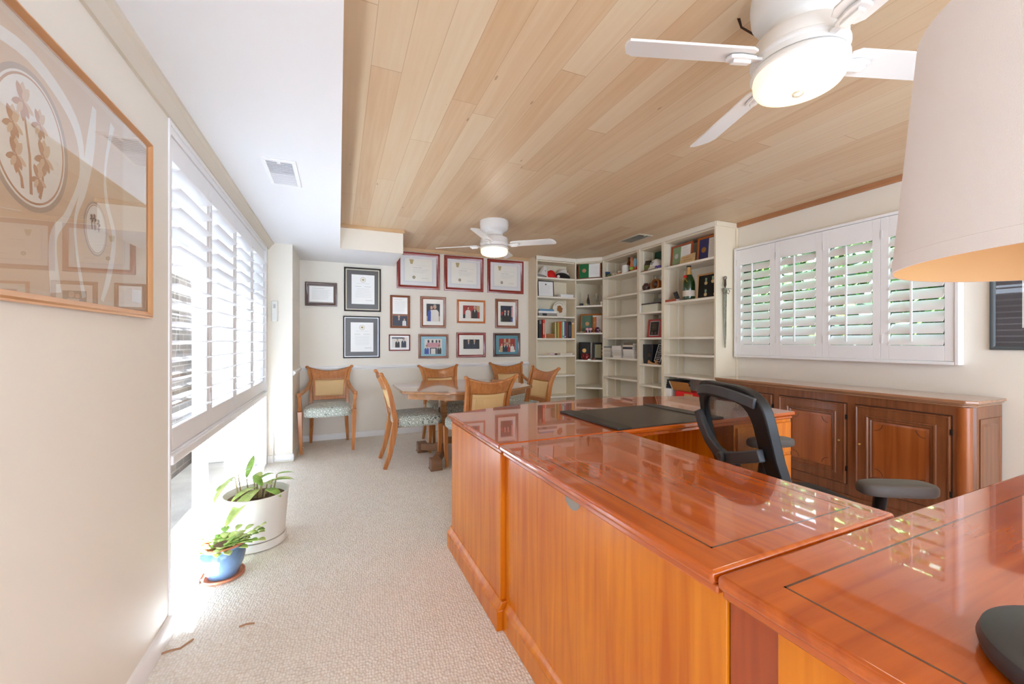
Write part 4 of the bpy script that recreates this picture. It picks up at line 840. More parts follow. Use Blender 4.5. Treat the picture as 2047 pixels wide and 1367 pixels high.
# shelf 2
picture('desk_certificate', 'pale framed certificate with a dark dot, standing on the second shelf', 0, .262, 0, .235, .010, colr('dark_edge', (70, 64, 56)), PAPER, lambda t, w, h: document(t, PX(.06, w), PX(.94, w), .05 * h, .95 * h, -.0105, 'plain') and MB().cyl((0, -.0108, h * .78), .011, .0006, ax=1).build('seal_dot', BLK, t), loc=A_(2.806, SA[1], .10), rot=(radians(-4), 0, 0), cat='framed certificate')
def box_thing(name, label, cat, loc, rz, w, d, h, mat, lid=None, group=None, bev=.003, parts=None):
    t = empty(name, label, cat, loc, rz, group); MB().box(-w / 2, w / 2, 0, d, 0, h).build('body', mat, t, bevel=bev)
    if lid: MB().box(-w / 2 - .004, w / 2 + .004, -.004, d + .004, h, h + lid[0]).build('lid', lid[1], t, bevel=bev)
    if parts: parts(t)
    return t
box_thing('white_box', 'flat white box lying beside the pale certificate', 'box', A_(3.13, SA[1], .04), .04, .22, .16, .034, PAPERW, (.012, PAPERW))
def book(label, loc, rz, w, d, h, cm, flat=False, group=None, tilt=0, title=None):
    """standing: w thick; flat: h thick"""
    t = empty('book', label, 'book', loc, group=group, rot=(0, tilt, rz)); c = .0025
    if flat:
        MB().box(-w / 2, w / 2, 0, d, 0, c).box(-w / 2, w / 2, 0, d, h - c, h).box(-w / 2, w / 2, -.001, c, 0, h).build('cover', cm, t, bevel=.001)
        MB().box(-w / 2 + .004, w / 2 - .004, c, d - .004, c, h - c).build('pages', PAPER, t)
    else:
        MB().box(-w / 2, -w / 2 + c, 0, d, 0, h).box(w / 2 - c, w / 2, 0, d, 0, h).box(-w / 2, w / 2, -.001, c, 0, h).build('cover', cm, t, bevel=.001)
        MB().box(-w / 2 + c, w / 2 - c, c, d - .004, .003, h - .003).build('pages', PAPER, t)
        if title: MB().box(-w * .28, w * .28, -.0018, -.0008, h * title[0], h * title[1]).build('spine_label', title[2], t)
    return t
book('blue covered book on top of the lying stack, third shelf', A_(2.80, SA[2] + .075, .05), .05, .24, .17, .026, colr('book_blue_light', (96, 150, 190)), True)
book('white covered book in the middle of the lying stack, third shelf', A_(2.805, SA[2] + .044, .04), 0, .30, .19, .030, PAPERW, True)
box_thing('grey_box', 'grey box with dark label at the bottom of the lying stack, third shelf', 'box', A_(2.805, SA[2], .03), 0, .30, .20, .043, colr('box_grey', (146, 142, 136)), parts=lambda t: MB().box(-.09, -.02, -.001, .001, .006, .037).build('box_label', BLK, t))
t = empty('round_plaque', 'round white plaque with a brown map shape leaning on the third shelf', 'plaque', A_(3.062, SA[2], .12), rot=(radians(-10), 0, 0))
MB().cyl((0, 0, .118), .117, .014, n=48, ax=1).build('disc', colr('plaque_white', (236, 228, 212)), t, bevel=.003)
q = MB(); q.add([(.052 * r * cos(a), -.0012, .118 + .058 * r * sin(a)) for a, r in [(2 * pi * k / 22, random.uniform(.75, 1.15)) for k in range(22)]], [tuple(range(22))]); q.build('map_shape', colr('map_brown', (160, 104, 54)), t, smooth=0)
q = MB()
for k in range(9):
    a = radians(140 - 11 * k); q.box(.095 * cos(a) - .004, .095 * cos(a) + .004, -.0014, 0, .118 + .095 * sin(a) - .005, .118 + .095 * sin(a) + .005)
q.build('lettering', INKD, t)
# row of books
BG = 'books on the fourth shelf'
for lb, x0, x1, h, c, ti in (('thick black book with grey band at the left end of the book row', 2.653, 2.708, .262, (44, 42, 42), (.78, .97, colr('band_grey', (130, 134, 132)))), ('tall bright red book near the left end of the row', 2.718, 2.754, .270, (222, 52, 24), (.2, .8, colr('title_pale', (236, 190, 160)))),
    ('short thin white book beside the tall red one', 2.757, 2.771, .126, (232, 226, 216), None), ('olive yellow book next to the leaning cream one', 2.966, 2.988, .236, (186, 172, 90), None), ('orange red book in the middle of the row', 2.990, 3.022, .245, (212, 72, 34), None),
    ('bright green book in the row', 3.024, 3.045, .238, (104, 190, 60), None), ('white book beside the green one', 3.047, 3.077, .246, (212, 212, 222), (.05, .16, colr('title_blue', (90, 110, 170)))), ('slate blue book in the row', 3.079, 3.107, .254, (92, 104, 142), (.06, .12, PAPERW)),
    ('maroon brown book in the row', 3.110, 3.142, .240, (122, 70, 64), None), ('wide navy book near the right end of the row', 3.144, 3.198, .247, (28, 34, 46), (.1, .8, colr('title_steel', (74, 84, 96)))), ('tan yellow book at the right end of the row', 3.203, 3.243, .233, (204, 160, 96), (.9, .97, colr('title_white', (236, 230, 214))))):
    book(lb, A_((x0 + x1) / 2, SA[3], .03), 0, x1 - x0 - .001, .17, h, colr('cover_%d_%d_%d' % c, c), group=BG, title=ti)
book('cream covered book leaning beside the olive one', A_(2.945, SA[3], .06), radians(-34), .016, .11, .236, colr('cover_cream', (206, 206, 176)))
box_thing('wooden_box', 'low orange brown wooden box in the gap of the book row', 'box', A_(2.850, SA[3], .05), 0, .15, .12, .050, colr('box_orange_wood', (170, 104, 52)), (.014, colr('box_orange_lid', (190, 128, 76))))
t = empty('toy_rocket', 'small pink and white object lying on the fifth shelf', 'ornament', A_(2.885, SA[4], .06))
MB().ball((.0, 0, .018), .05, .02, .018).build('body', colr('pale_pink', (222, 204, 208)), t); MB().box(.045, .085, -.012, .012, .004, .028).build('tail', colr('maroon_dark', (96, 52, 56)), t, bevel=.003)
book('long white covered booklet lying at the right of the fifth shelf', A_(3.12, SA[4], .04), .03, .21, .13, .030, colr('booklet_white', (226, 214, 196)), True)

# corner unit
def medal(par, x, z, r, m, y=-.012): MB().cyl((x, y, z), r, .004, n=28, ax=1).build('medal', m, par); 
def medal_frame(label, loc, rot, w, h, fw, fm, left, right, mm, sx, name='framed_medal'):
    def fill(t, W, H):
        MB().box(-W / 2 + fw, -W / 2 + fw + (W - 2 * fw) * sx, -.010, -.0082, fw, H - fw).build('mat_panel', left, t)
        if right: document(t, -W / 2 + fw + (W - 2 * fw) * sx, W / 2 - fw, fw + .004, H - fw - .004, -.0105, 'plain')
        medal(t, -W / 2 + fw + (W - 2 * fw) * sx * .5, H * .48, min(.030, (W - 2 * fw) * sx * .30), mm)
    return picture(name, label, 0, w, 0, h, fw, fm, left, fill, loc=loc, rot=rot, cat='framed medal')
T6 = radians(-5)
medal_frame('framed medal on bright green beside a cream text, top shelf of the corner unit', Bp(-1.20, 2.137, .07), (T6, 0, BZ), .345, .272, .020, FR_BRN, MATGR, True, colr('medal_rose', (206, 150, 120), metal=.4), .46)
t = empty('crystal_obelisk', 'tall clear crystal obelisk award on the corner unit', 'award', Bp(-1.345, 1.741, .09), BZ); MB().prism([(-.022, -.012), (.022, -.012), (.022, .012), (-.022, .012)], .0, .02).build('plinth', BLK, t)
q = MB(); q.lathe([(.021, .02), (.013, .19), (.0, .225)], n=4); CRY = glass('crystal', (.95, .96, .97), 1.6, 1.6); q.build('crystal', CRY, t, smooth=0)
t = empty('beer_bottle', 'slim brown bottle on the second shelf of the corner unit', 'bottle', Bp(-1.235, 1.741, .14)); BPR = [(0, 0), (.022, 0), (.023, .01), (.023, .09), (.011, .13), (.009, .17), (.011, .175), (.0, .18)]
MB().lathe(BPR, n=20).build('bottle_glass', colr('brown_glass', (58, 28, 14), rough=.12, coat=.6), t); MB().lathe([(.0235, .03), (.0235, .075)], n=20).build('label_band', colr('label_dark', (40, 34, 30)), t)
t = empty('ornament', 'small cream carved ornament in front of the slim brown bottle', 'ornament', Bp(-1.255, 1.741, .05)); q = MB(); q.ball((0, 0, .016), .030, .02, .016).ball((.012, 0, .036), .010, .008, .014).ball((-.014, 0, .032), .012, .01, .01); q.build('carving', colr('ivory', (212, 200, 160)), t)
for i, (s_, k, h, lb) in enumerate(((-1.150, .10, .11, 'leftmost of the crystal pieces'), (-1.115, .15, .19, 'tallest of the crystal pieces'), (-1.085, .07, .09, 'middle low one of the crystal pieces'), (-1.050, .13, .15, 'rightmost of the crystal pieces'))):
    t = empty('crystal_glass', 'clear cut crystal glass on the corner unit, ' + lb, 'glass', Bp(s_, 1.741, k)); MB().lathe([(.0, 0), (.022, .001), (.018, .006), (.006, .02), (.006, h * .4), (.02, h * .55), (.024, h * .8), (.018, h), (.016, h), (.021, h * .8), (.016, h * .58), (0, h * .5)], n=12).build('bowl', CRY, t, smooth=0)
    t['group'] = 'crystal pieces on the corner unit'
box_thing('small_box', 'small white card box at the right end of the crystal shelf', 'box', Bp(-1.02, 1.741, .04), BZ, .03, .03, .05, PAPERW)
box_thing('black_box', 'small dark box at the left end of the crystal shelf', 'box', Bp(-1.320, 1.741, .03), BZ, .05, .04, .035, colr('dark_velvet', (40, 38, 42)))
# third shelf
medal_frame('framed medal on sage green behind the purple mugs in the corner unit', Bp(-1.185, 1.338, .16), (T6, 0, BZ), .34, .285, .020, FR_ORG, colr('mat_teal_green', (82, 116, 94)), True, colr('medal_bronze', (196, 150, 104), metal=.5), .54)
t = empty('carved_ornament', 'upright narrow orange wooden panel with a gold spot in the corner unit', 'ornament', Bp(-1.135, 1.338, .09), BZ - .3)
MB().box(-.028, .028, 0, .02, 0, .235).build('panel', FR_ORG, t, bevel=.003); MB().ball((.006, -.001, .15), .008, .003, .02).build('gold_spot', GOLD, t)
for i, s_ in enumerate((-1.235, -1.185)):
    t = empty('mug', 'purple and pink patterned mug, %s of the pair on the corner unit' % ('left' if i == 0 else 'right'), 'mug', Bp(s_, 1.338, .055)); MB().lathe([(0, 0), (.022, 0), (.026, .075), (.024, .075), (.02, .006), (0, .006)], n=20).build('cup', colr('mug_purple', (104, 40, 72), rough=.25), t)
    MB().lathe([(.0252, .035), (.0266, .068)], n=20).build('pattern_band', colr('mug_pink', (226, 172, 176)), t)
t = empty('ornate_bowl', 'ornate lidded dark purple bowl with white flowers on the corner unit', 'bowl', Bp(-1.080, 1.338, .06)); MB().lathe([(0, 0), (.03, .0), (.044, .03), (.040, .045), (.03, .07), (.01, .082), (0, .084)], n=24).build('bowl', colr('bowl_purple', (78, 34, 56), rough=.25), t)
q = MB()
for k in range(22): a, z = random.uniform(0, 6.28), random.uniform(.012, .062); q.ball((.041 * cos(a), .041 * sin(a), z), .0055, n=6, k=4)
q.build('flower_relief', colr('flower_white', (234, 220, 220)), t)
t = empty('dish', 'shallow pale dish at the left of the corner unit third shelf', 'dish', Bp(-1.330, 1.338, .06)); MB().lathe([(0, 0), (.02, 0), (.048, .016), (.046, .018), (.018, .004), (0, .004)], n=24).build('dish_body', colr('dish_pale', (206, 200, 176), rough=.3), t)
box_thing('silver_lighter', 'small silver block in front of the purple mugs', 'ornament', Bp(-1.215, 1.338, .012), BZ, .016, .012, .036, SILVER)
# fourth shelf
t = empty('medal_case', 'black presentation case with a round gold medal in the corner unit', 'medal case', Bp(-1.305, .935, .15), rot=(T6, 0, BZ)); MB().box(-.082, .082, 0, .02, 0, .262).build('case', colr('case_black', (16, 22, 24)), t, bevel=.003); medal(t, .005, .135, .030, GOLD, -.003)
t = empty('presentation_folder', 'grey open presentation folder standing in the corner unit', 'folder', Bp(-1.190, .935, .12), BZ)
for s_ in (-1, 1): MB(Matrix.Rotation(s_ * radians(66), 4, 'Z')).box(0 if s_ > 0 else -.11, .11 if s_ > 0 else 0, 0, .010, 0, .255).build('folder_cover', colr('folder_silver', (158, 150, 144)), t, bevel=.002)
picture('medal_case', 'dark framed gold document at the right of the corner unit fourth shelf', 0, .15, 0, .255, .026, colr('case_black', (0, 0, 0)), colr('doc_gold', (156, 148, 110)), lambda t, w, h: None, loc=Bp(-1.085, .935, .13), rot=(T6, 0, BZ), cat='medal case')
t = empty('patterned_bowl', 'deep red and pink patterned bowl in front of the gold medal case', 'bowl', Bp(-1.258, .935, .06)); MB().lathe([(0, 0), (.04, 0), (.060, .03), (.068, .09), (.064, .09), (.055, .03), (0, .01)], n=28).build('bowl', colr('bowl_red', (116, 30, 34), rough=.2), t)
q = MB()
for k in range(26): a, z = random.uniform(0, 6.28), random.uniform(.02, .08); r = .058 + .1 * (z - .03); q.ball((r * cos(a), r * sin(a), z), .007, n=6, k=4)
q.build('petal_pattern', colr('petal_pink', (214, 128, 124)), t)
box_thing('paper_tag', 'small white card at the front edge of the corner unit fourth shelf', 'card', Bp(-1.195, .935, .006), BZ, .04, .02, .014, PAPERW)
t = empty('wooden_disc', 'round red brown wooden coaster in the corner unit', 'ornament', Bp(-1.13, .935, .04)); MB().lathe([(0, 0), (.034, 0), (.036, .006), (.03, .022), (0, .026)], n=24).build('disc', colr('disc_brown', (124, 66, 44), rough=.3), t)

# white paper stack bookcase: top shelf clutter
zt = SC[0]
box_thing('souvenir_box', 'small dark box with a blue top at the left of the clutter shelf', 'box', R_(4.935, zt, .04), RZ, .06, .06, .055, colr('box_dark_green', (40, 48, 44)), (.03, colr('box_blue', (56, 88, 130))))
def toycar(label, y, c, s_=1.0):
    t = empty('model_car', label, 'model car', R_(y, zt, .055), RZ, 'model cars on the top shelf'); m = colr('car_%d_%d_%d' % c, c, rough=.3)
    MB().prism([(-.055 * s_, .008), (.055 * s_, .008), (.055 * s_, .022), (.03 * s_, .026), (.018 * s_, .042), (-.022 * s_, .042), (-.036 * s_, .026), (-.055 * s_, .022)], -.02, .02, ax=1).build('car_body', m, t, bevel=.002)
    for a in (-.034, .034): MB().cyl((a * s_, -.022, .009), .009, .044, n=14, ax=1).build('wheel_pair', BLK, t)
    return t
toycar('small green model car, left of the two on the clutter shelf', 4.855, (96, 112, 64)); toycar('small cream model car, right of the two on the clutter shelf', 4.735, (222, 210, 180))
def mug(label, y, r, h, c, band=None, dx=.05, z=None, hy=1):
    t = empty('mug', label, 'mug', R_(y, z or zt, dx), RZ); MB().lathe([(0, 0), (r, 0), (r, h), (r * .92, h), (r * .9, .006), (0, .006)], n=28).build('cup', colr('mug_%d_%d_%d' % c, c, rough=.25), t)
    MB().tube([(hy * r * .95, 0, h * .8), (hy * (r + .016), 0, h * .72), (hy * (r + .018), 0, h * .35), (hy * r * .95, 0, h * .25)], .004, n=8).build('handle', colr('mug_%d_%d_%d' % c, c), t)
    if band: MB().lathe([(r * 1.01, h * .25), (r * 1.01, h * .6)], n=28).build('pattern_band', colr('band_%d_%d_%d' % band, band), t)
mug('short white mug with orange band on the clutter shelf', 4.675, .030, .058, (228, 222, 210), (214, 110, 60), dx=.10)
mug('tan mug beside the brown beer bottle', 4.612, .032, .082, (206, 188, 160), None, dx=.12)
mug('white mug in front of the brown beer bottle', 4.505, .046, .105, (232, 230, 224), None, dx=.055, hy=1)
t = empty('beer_bottle', 'brown beer bottle standing behind the white mug', 'bottle', R_(4.545, zt, .15)); MB().lathe([(0, 0), (.031, 0), (.033, .01), (.033, .13), (.014, .18), (.012, .222), (.015, .228), (0, .235)], n=24).build('bottle_glass', colr('amber_glass', (110, 50, 18), rough=.12, coat=.6), t); MB().lathe([(.0335, .05), (.0335, .11)], n=24).build('label_band', PAPERW, t); MB().lathe([(.0155, .215), (.0158, .232), (0, .238)], n=20).build('cap', BLK, t)
t = empty('glass_carafe', 'frosted white glass bottle behind the brown beer bottle', 'bottle', R_(4.605, zt, .22)); MB().lathe([(0, 0), (.045, 0), (.048, .1), (.02, .15), (.018, .2), (0, .2)], n=24).build('bottle_glass', colr('frosted_glass', (222, 224, 226), rough=.25), t)
t = empty('toy_fish', 'orange and pale blue stuffed toy on a red base at the clutter shelf end', 'toy', R_(4.365, zt, .09), RZ)
MB().box(-.085, .075, -.03, .03, 0, .022).build('base', colr('toy_red', (222, 56, 40)), t, bevel=.006)
MB(Matrix.Rotation(radians(-22), 4, 'Y')).prism([(-.06, .02), (.02, .02), (.05, .12), (.03, .22), (.0, .16), (-.03, .12)], -.015, .015, ax=1).build('body', colr('toy_orange', (234, 142, 92)), t, bevel=.008)
MB().ball((.045, -.022, .115), .036, .02, .06).build('fin', colr('toy_sky_blue', (150, 200, 226)), t); MB().ball((-.02, -.03, .045), .036, .018, .024).build('tail', colr('toy_lime', (176, 214, 84)), t); MB().prism([(.045, .02), (.078, .02), (.078, .075)], -.02, .02, ax=1).build('spike', colr('toy_crimson', (214, 30, 30)), t)
# paper stacks
rnd = random.Random(3); zt = SC[4]
for si, (yc, w, tot, nm) in enumerate(((4.875, .21, .155, 'left'), (4.640, .205, .165, 'middle'), (4.400, .225, .20, 'right'))):
    n = 6 if si != 2 else 7; z = zt + .0; hs = [rnd.uniform(.8, 1.3) for _ in range(n)]; k = tot / sum(hs)
    for j, hh in enumerate(hs):
        ww = w * rnd.uniform(.84, 1.0); c = rnd.choice([(236, 232, 222), (226, 222, 214), (240, 236, 230), (214, 208, 196)])
        if si == 2 and j in (4,): c = (48, 52, 66)
        if si == 2 and j == 6: c = (120, 100, 76)
        if si == 0 and j == 5: c = (140, 144, 146)
        o = ('bottom', 'second', 'third', 'fourth', 'fifth', 'sixth', 'top')[j] if j < n - 1 else 'top'
        book('%s covered book lying %s from the bottom in the %s white stack' % ('dark' if sum(c) < 300 else 'white' if sum(c) > 600 else 'grey', o, nm) if o not in ('bottom', 'top') else '%s book at the %s of the %s white stack' % ('dark' if sum(c) < 400 else 'white', o, nm),
             R_(yc + rnd.uniform(-.008, .008), z, .015), RZ + rnd.uniform(-.06, .06) * (1 if j else 0), ww, .20, hh * k - .001, colr('stack_%d_%d_%d' % c, c), True, group='books piled on the paper shelf'); z += hh * k
# narrow unit
z = SD[0]
picture('framed_picture', 'dark green matted frame standing behind the white helmet', 0, .30, 0, .292, .010, colr('frame_tan_thin', (150, 104, 66)), MATDGR, lambda t, w, h: None, loc=R_(4.06, z, .24), rot=(T6, 0, RZ), cat='framed picture')
t = empty('carved_figure', 'pale carved wooden figure rising behind the white helmet', 'ornament', R_(3.935, z, .20), RZ); MB().sweep([(0, 0, 0), (0, 0, .14), (-.006, 0, .20), (.01, 0, .262)], [.05, .04, .034, .03], [.04, .03, .026, .02]).build('carving', colr('carved_tan', (196, 160, 118)), t, bevel=.006)
t = empty('glass_jar', 'dark green vase with pale flower top on the narrow unit', 'vase', R_(4.130, z, .12)); MB().lathe([(0, 0), (.03, 0), (.048, .03), (.055, .09), (.04, .13), (.036, .15), (.032, .15), (0, .12)], n=24).build('vase_body', colr('vase_dark', (58, 54, 40), rough=.2, coat=.5), t); MB().ball((0, 0, .155), .028, .028, .016).build('flower_top', colr('flower_tan', (206, 182, 140)), t)
MB().lathe([(.0552, .03), (.0562, .09)], n=24).build('green_band', colr('vase_olive', (110, 118, 62), rough=.3), t)
t = empty('pith_helmet', 'white rounded helmet with metal badge on the narrow unit top shelf', 'hat', R_(3.955, z, .10), RZ); MB().ball((0, 0, .045), .088, .08, .100, lo=0).build('helmet_shell', colr('helmet_white', (0, 0, 0)), t); MB().lathe([(.11, .012), (.088, .045), (.084, .045), (.10, .010)], n=32).build('helmet_brim', colr('helmet_cream', (214, 206, 188)), t)
q = MB(); q.ball((-.012, -.078, .085), .016, .006, .014).ball((.018, -.078, .088), .012, .006, .010).box(-.004, .006, -.084, -.076, .06, .10); q.build('helmet_badge', SILVER, t)
t = empty('carved_dish', 'brown leaf-shaped carved dish at the front of the narrow unit', 'dish', R_(4.105, z, .05), RZ); MB().ball((0, 0, .004), .10, .035, .018, lo=0).build('dish_body', colr('dish_brown', (150, 100, 64), rough=.3), t)
t = empty('purple_flower', 'purple artificial flower overhanging between the two right bookcases', 'flower', R_(3.86, z, .03), RZ); q = MB()
for k in range(10): a = 2 * pi * k / 10; q.ball((.035 * cos(a), .018 * sin(a), .022 + .008 * (k % 2)), .016, .012, .010, n=8, k=6)
q.build('petals', colr('petal_purple', (98, 76, 156)), t); MB().ball((0, -.006, .024), .014).build('flower_center', colr('flower_dark', (50, 40, 70)), t)
z = SD[1]
t = empty('clay_pot', 'dark brown clay pot with small spout on the narrow unit', 'pot', R_(4.135, z, .09)); MB().lathe([(0, 0), (.03, 0), (.05, .035), (.048, .065), (.026, .09), (.024, .10), (0, .095)], n=24).build('pot_body', colr('pot_dark_brown', (76, 48, 44), rough=.3), t); MB().tube([(.0, -.045, .06), (.0, -.065, .078), (.0, -.07, .095)], [.012, .009, .008], n=10).build('spout', colr('pot_rust', (140, 78, 52)), t)
t = empty('wicker_basket', 'round orange brown basket with dark hollow lying toward the room', 'basket', R_(3.965, z, .10), RZ)
MB(Matrix.Translation((0, 0, .068)) @ Matrix.Rotation(pi / 2, 4, 'X')).lathe([(.0, -.07), (.05, -.06), (.066, -.01), (.068, .02), (.060, .03), (.056, .028), (.056, .0), (.04, -.03), (0, -.04)], n=28).build('basket_body', colr('basket_orange', (176, 112, 52), var=.4, vscale=60), t)
MB().ball((0, -.008, .068), .040, .03, .040).build('dark_ball', colr('ball_brown', (82, 48, 40), rough=.25, coat=.4), t); MB().ball((0, -.01, .145), .018, .012, .020).build('knob', colr('pale_blue_grey', (176, 184, 180)), t)
z = SD[2]
box_thing('white_box', 'white box with dark lid edge on the narrow unit', 'box', R_(4.005, z, .03), RZ, .28, .20, .095, colr('box_pale', (218, 218, 200)), (.016, colr('lid_dark', (66, 58, 58))))
picture('desk_plaque', 'grey clear plaque standing behind the white box', 0, .15, 0, .185, .004, SILVER, colr('plaque_grey', (150, 152, 142), rough=.2, coat=.5), lambda t, w, h: None, loc=R_(4.12, z, .245), rot=(T6, 0, RZ), cat='plaque')
t = empty('white_bottle', 'small white bottle at the left of the narrow unit', 'bottle', R_(4.150, z, .015)); t.location.x = 3.557; MB().lathe([(0, 0), (.008, 0), (.009, .06), (.005, .075), (.005, .09), (0, .09)], n=14).build('bottle_body', PAPERW, t); MB().lathe([(.006, .078), (.006, .094), (0, .095)], n=14).build('cap', PAPERW, t)
z = SD[3]
t = empty('award_plaque', 'red award plaque with black plate framed in silver', 'plaque', R_(4.010, z, .10), rot=(radians(-7), 0, RZ)); MB().box(-.125, .125, 0, .022, 0, .232).build('board', colr('plaque_red', (168, 46, 44), rough=.25, coat=.6), t, bevel=.004)
MB().box(-.080, .080, -.003, 0, .022, .205).build('border', SILVER, t); pq = MB().box(-.072, .072, -.0045, -.003, .030, .197).build('plate', colr('plate_black', (22, 18, 18), rough=.2), t)
q = MB()
for k in range(6): q.box(-.045 + .006 * (k % 3), .045 - .008 * (k % 2), -.0052, -.0045, .172 - .015 * k, .175 - .015 * k)
q.build('engraved_lines', colr('engraved_gold', (150, 112, 60)), t)
for a in (-.03, .03): MB().cyl((a, -.0075, .055), .016, .003, n=20, ax=1).build('medallion', colr('medallion_copper', (126, 84, 70), metal=.5), t)
t = empty('red_folder', 'dark red upright folder with a gold feather at the right of the red plaque', 'folder', R_(3.845, z, .13), RZ + radians(25)); MB().box(-.05, .04, 0, .02, 0, .235).build('cover', colr('folder_red', (150, 30, 30)), t, bevel=.002); MB().prism([(0, .02), (.004, .10), (.012, .16), (0, .215), (-.012, .16), (-.004, .10)], -.003, 0, ax=1).build('gold_feather', GOLD, t)
z = SD[4]
t = empty('black_box', 'tapered black waste box with a faint gold crest on the narrow unit', 'box', R_(4.075, z, .06), RZ); q = MB(); q.add([(-.075, 0, 0), (.075, 0, 0), (.075, .10, 0), (-.075, .10, 0), (-.105, -.0, .245), (.095, -.0, .245), (.095, .12, .245), (-.105, .12, .245)], [(3, 2, 1, 0), (4, 5, 6, 7), (0, 1, 5, 4), (1, 2, 6, 5), (2, 3, 7, 6), (3, 0, 4, 7)])
q.build('body', colr('box_midnight', (22, 28, 38), rough=.3), t, bevel=.003); MB().cyl((.035, -.0015, .11), .022, .0015, n=20, ax=1).build('crest', colr('crest_gold', (80, 62, 44)), t)
t = empty('award_plaque', 'black award plaque with white border leaning on a small wooden stand', 'plaque', R_(3.905, z, .045), rot=(radians(-14), radians(7), RZ)); MB().box(-.062, .062, 0, .014, .018, .262).build('board', colr('plate_black', (0, 0, 0)), t, bevel=.003)
MB().ring(-.052, .052, .035, .25, [(0, .0), (0, .001), (.005, .001), (.005, 0)]).build('border', PAPERW, t); q = MB()
for k in range(8): q.box(-.034 + .006 * (k % 3), .034 - .006 * (k % 2), -.0008, 0, .215 - .022 * k, .222 - .022 * k)
q.build('engraved_lines', colr('engraved_white', (190, 190, 190)), t)
t = empty('plaque_stand', 'small carved wooden easel stand under the black award plaque', 'stand', R_(3.945, z, .02), RZ); MB().prism([(-.085, 0), (.06, 0), (.06, .012), (.0, .016), (-.05, .034), (-.075, .05), (-.085, .02)], 0, .018, ax=1).build('stand_base', colr('stand_wood', (186, 140, 92)), t, bevel=.003); MB().box(.045, .055, 0, .05, 0, .05).build('stand_leg', colr('stand_wood', (0, 0, 0)), t)
# champagne unit
z = SE[0]
medal_frame('red brown framed silver medal on pale green, top shelf right unit', R_(3.560, z, .10), (T6, 0, RZ - radians(4)), .335, .250, .024, wood('frame_redwood', (146, 62, 30), (170, 80, 40), 0, rough=.3, coat=.5), MATSAGE, True, SILVER, .46)
medal_frame('orange framed gold medal on navy blue, top shelf right unit', R_(3.215, z, .16), (T6, 0, RZ), .345, .275, .022, FR_ORG, MATNAVY, True, GOLD, .42)
t = empty('wooden_plaque', 'small pale wooden plaque in front of the two framed medals', 'plaque', R_(3.415, z, .03), rot=(radians(-12), 0, RZ)); MB().prism([(-.105, 0), (.10, 0), (.095, .105), (-.10, .085)], 0, .012, ax=1).build('board', colr('plaque_pale_wood', (206, 174, 124), var=.12, vscale=20), t, bevel=.002)
q = MB(); q.box(-.07, .04, -.0008, 0, .062, .067).box(-.05, .06, -.0008, 0, .035, .040); q.build('engraved_lines', colr('engraved_brown', (140, 100, 60)), t)
z = SE[1]
t = empty('champagne_bottle', 'large green champagne bottle with gold neck foil and red seal', 'bottle', R_(3.437, z, .085), RZ)
MB().lathe([(0, 0), (.062, 0), (.066, .012), (.066, .165), (.062, .205), (.047, .25), (.030, .285), (.025, .31)], n=40).build('bottle_glass', colr('bottle_green', (20, 58, 16), rough=.1, coat=.8), t)
MB().lathe([(.0335, .284), (.027, .31), (.022, .355), (.0225, .372), (0, .372)], n=32).build('neck_foil', colr('foil_gold', (216, 170, 104), rough=.35, metal=.4), t); MB().lathe([(.0235, .368), (.024, .385), (.0, .387)], n=32).build('cork_cap', BLK, t)
MB().lathe([(.0670, .040), (.0670, .105)], n=40).build('label', colr('champagne_label', (214, 204, 190)), t); MB().cyl((-.010, -.052, .258), .022, .012, n=24, ax=1).build('red_seal', colr('seal_red', (214, 24, 28)), t); MB().prism([(-.04, .20), (0, .255), (.04, .20), (.035, .195), (0, .24), (-.035, .195)], -.066, -.060, ax=1).build('collar_label', colr('collar_gold', (150, 120, 62)), t)
book('thin red brown book lying left of the champagne bottle', R_(3.655, z, .02), RZ, .19, .15, .026, colr('cover_redbrown', (176, 84, 56)), True)
t = empty('camera', 'small black camera standing on the red brown book', 'camera', R_(3.575, z + .026, .06), RZ + radians(30)); MB(Matrix.Rotation(radians(-20), 4, 'Y')).box(-.022, .022, -.015, .015, .004, .085).build('camera_body', BLK, t, bevel=.004); MB(Matrix.Rotation(radians(-20), 4, 'Y')).cyl((0, -.03, .05), .014, .016, ax=1).build('lens', BLK, t)
def mf(t, w, h):
    MB().box(-w / 2 + .02, w / 2 - .02, -.0105, -.0085, .02, h - .02).build('display_panel', colr('display_slate', (78, 76, 88), var=.2, vscale=40), t)
    MB().box(-.06, -.005, -.0115, -.0105, .022, h - .022).build('display_ribbon', colr('display_black', (24, 26, 30)), t)
    for x, zz in ((-.032, .17), (-.030, .045), (.055, .18), (.095, .04)):
        MB().cyl((x, -.015, zz), .019, .003, n=24, ax=1).build('medal', colr('medal_pale_gold', (222, 198, 150), metal=.3), t); MB().prism([(x - .010, zz + .022), (x + .010, zz + .022), (x + .012, zz + .055), (x - .012, zz + .055)], -.0145, -.0120, ax=1).build('ribbon', colr('ribbon_green', (150, 186, 160)), t)
picture('medal_display', 'light wood frame of four medals on a dark cloth beside the champagne bottle', 0, .30, 0, .275, .016, colr('frame_light_wood', (204, 160, 104)), colr('display_slate', (0, 0, 0)), mf, loc=R_(3.215, z, .13), rot=(T6, 0, RZ), cat='framed medals')
z = SE[5]
box_thing('white_box', 'white box on the low shelf behind the desk', 'box', R_(3.700, z, .03), RZ, .10, .22, .105, PAPERW)
t = empty('folded_cloth', 'folded dark blue cloth under the low shelf of the right unit', 'cloth', R_(3.645, z + .105, .03), RZ)
for k in range(4): MB().box(-.15 + .01 * k, .10 + .012 * (k % 2), .0 + .005 * k, .18, .026 * k, .026 * k + .024).build('fold', [colr('cloth_navy', (44, 52, 70)), colr('cloth_black', (36, 38, 42))][k % 2], t, bevel=.009)
t.location.z -= .0
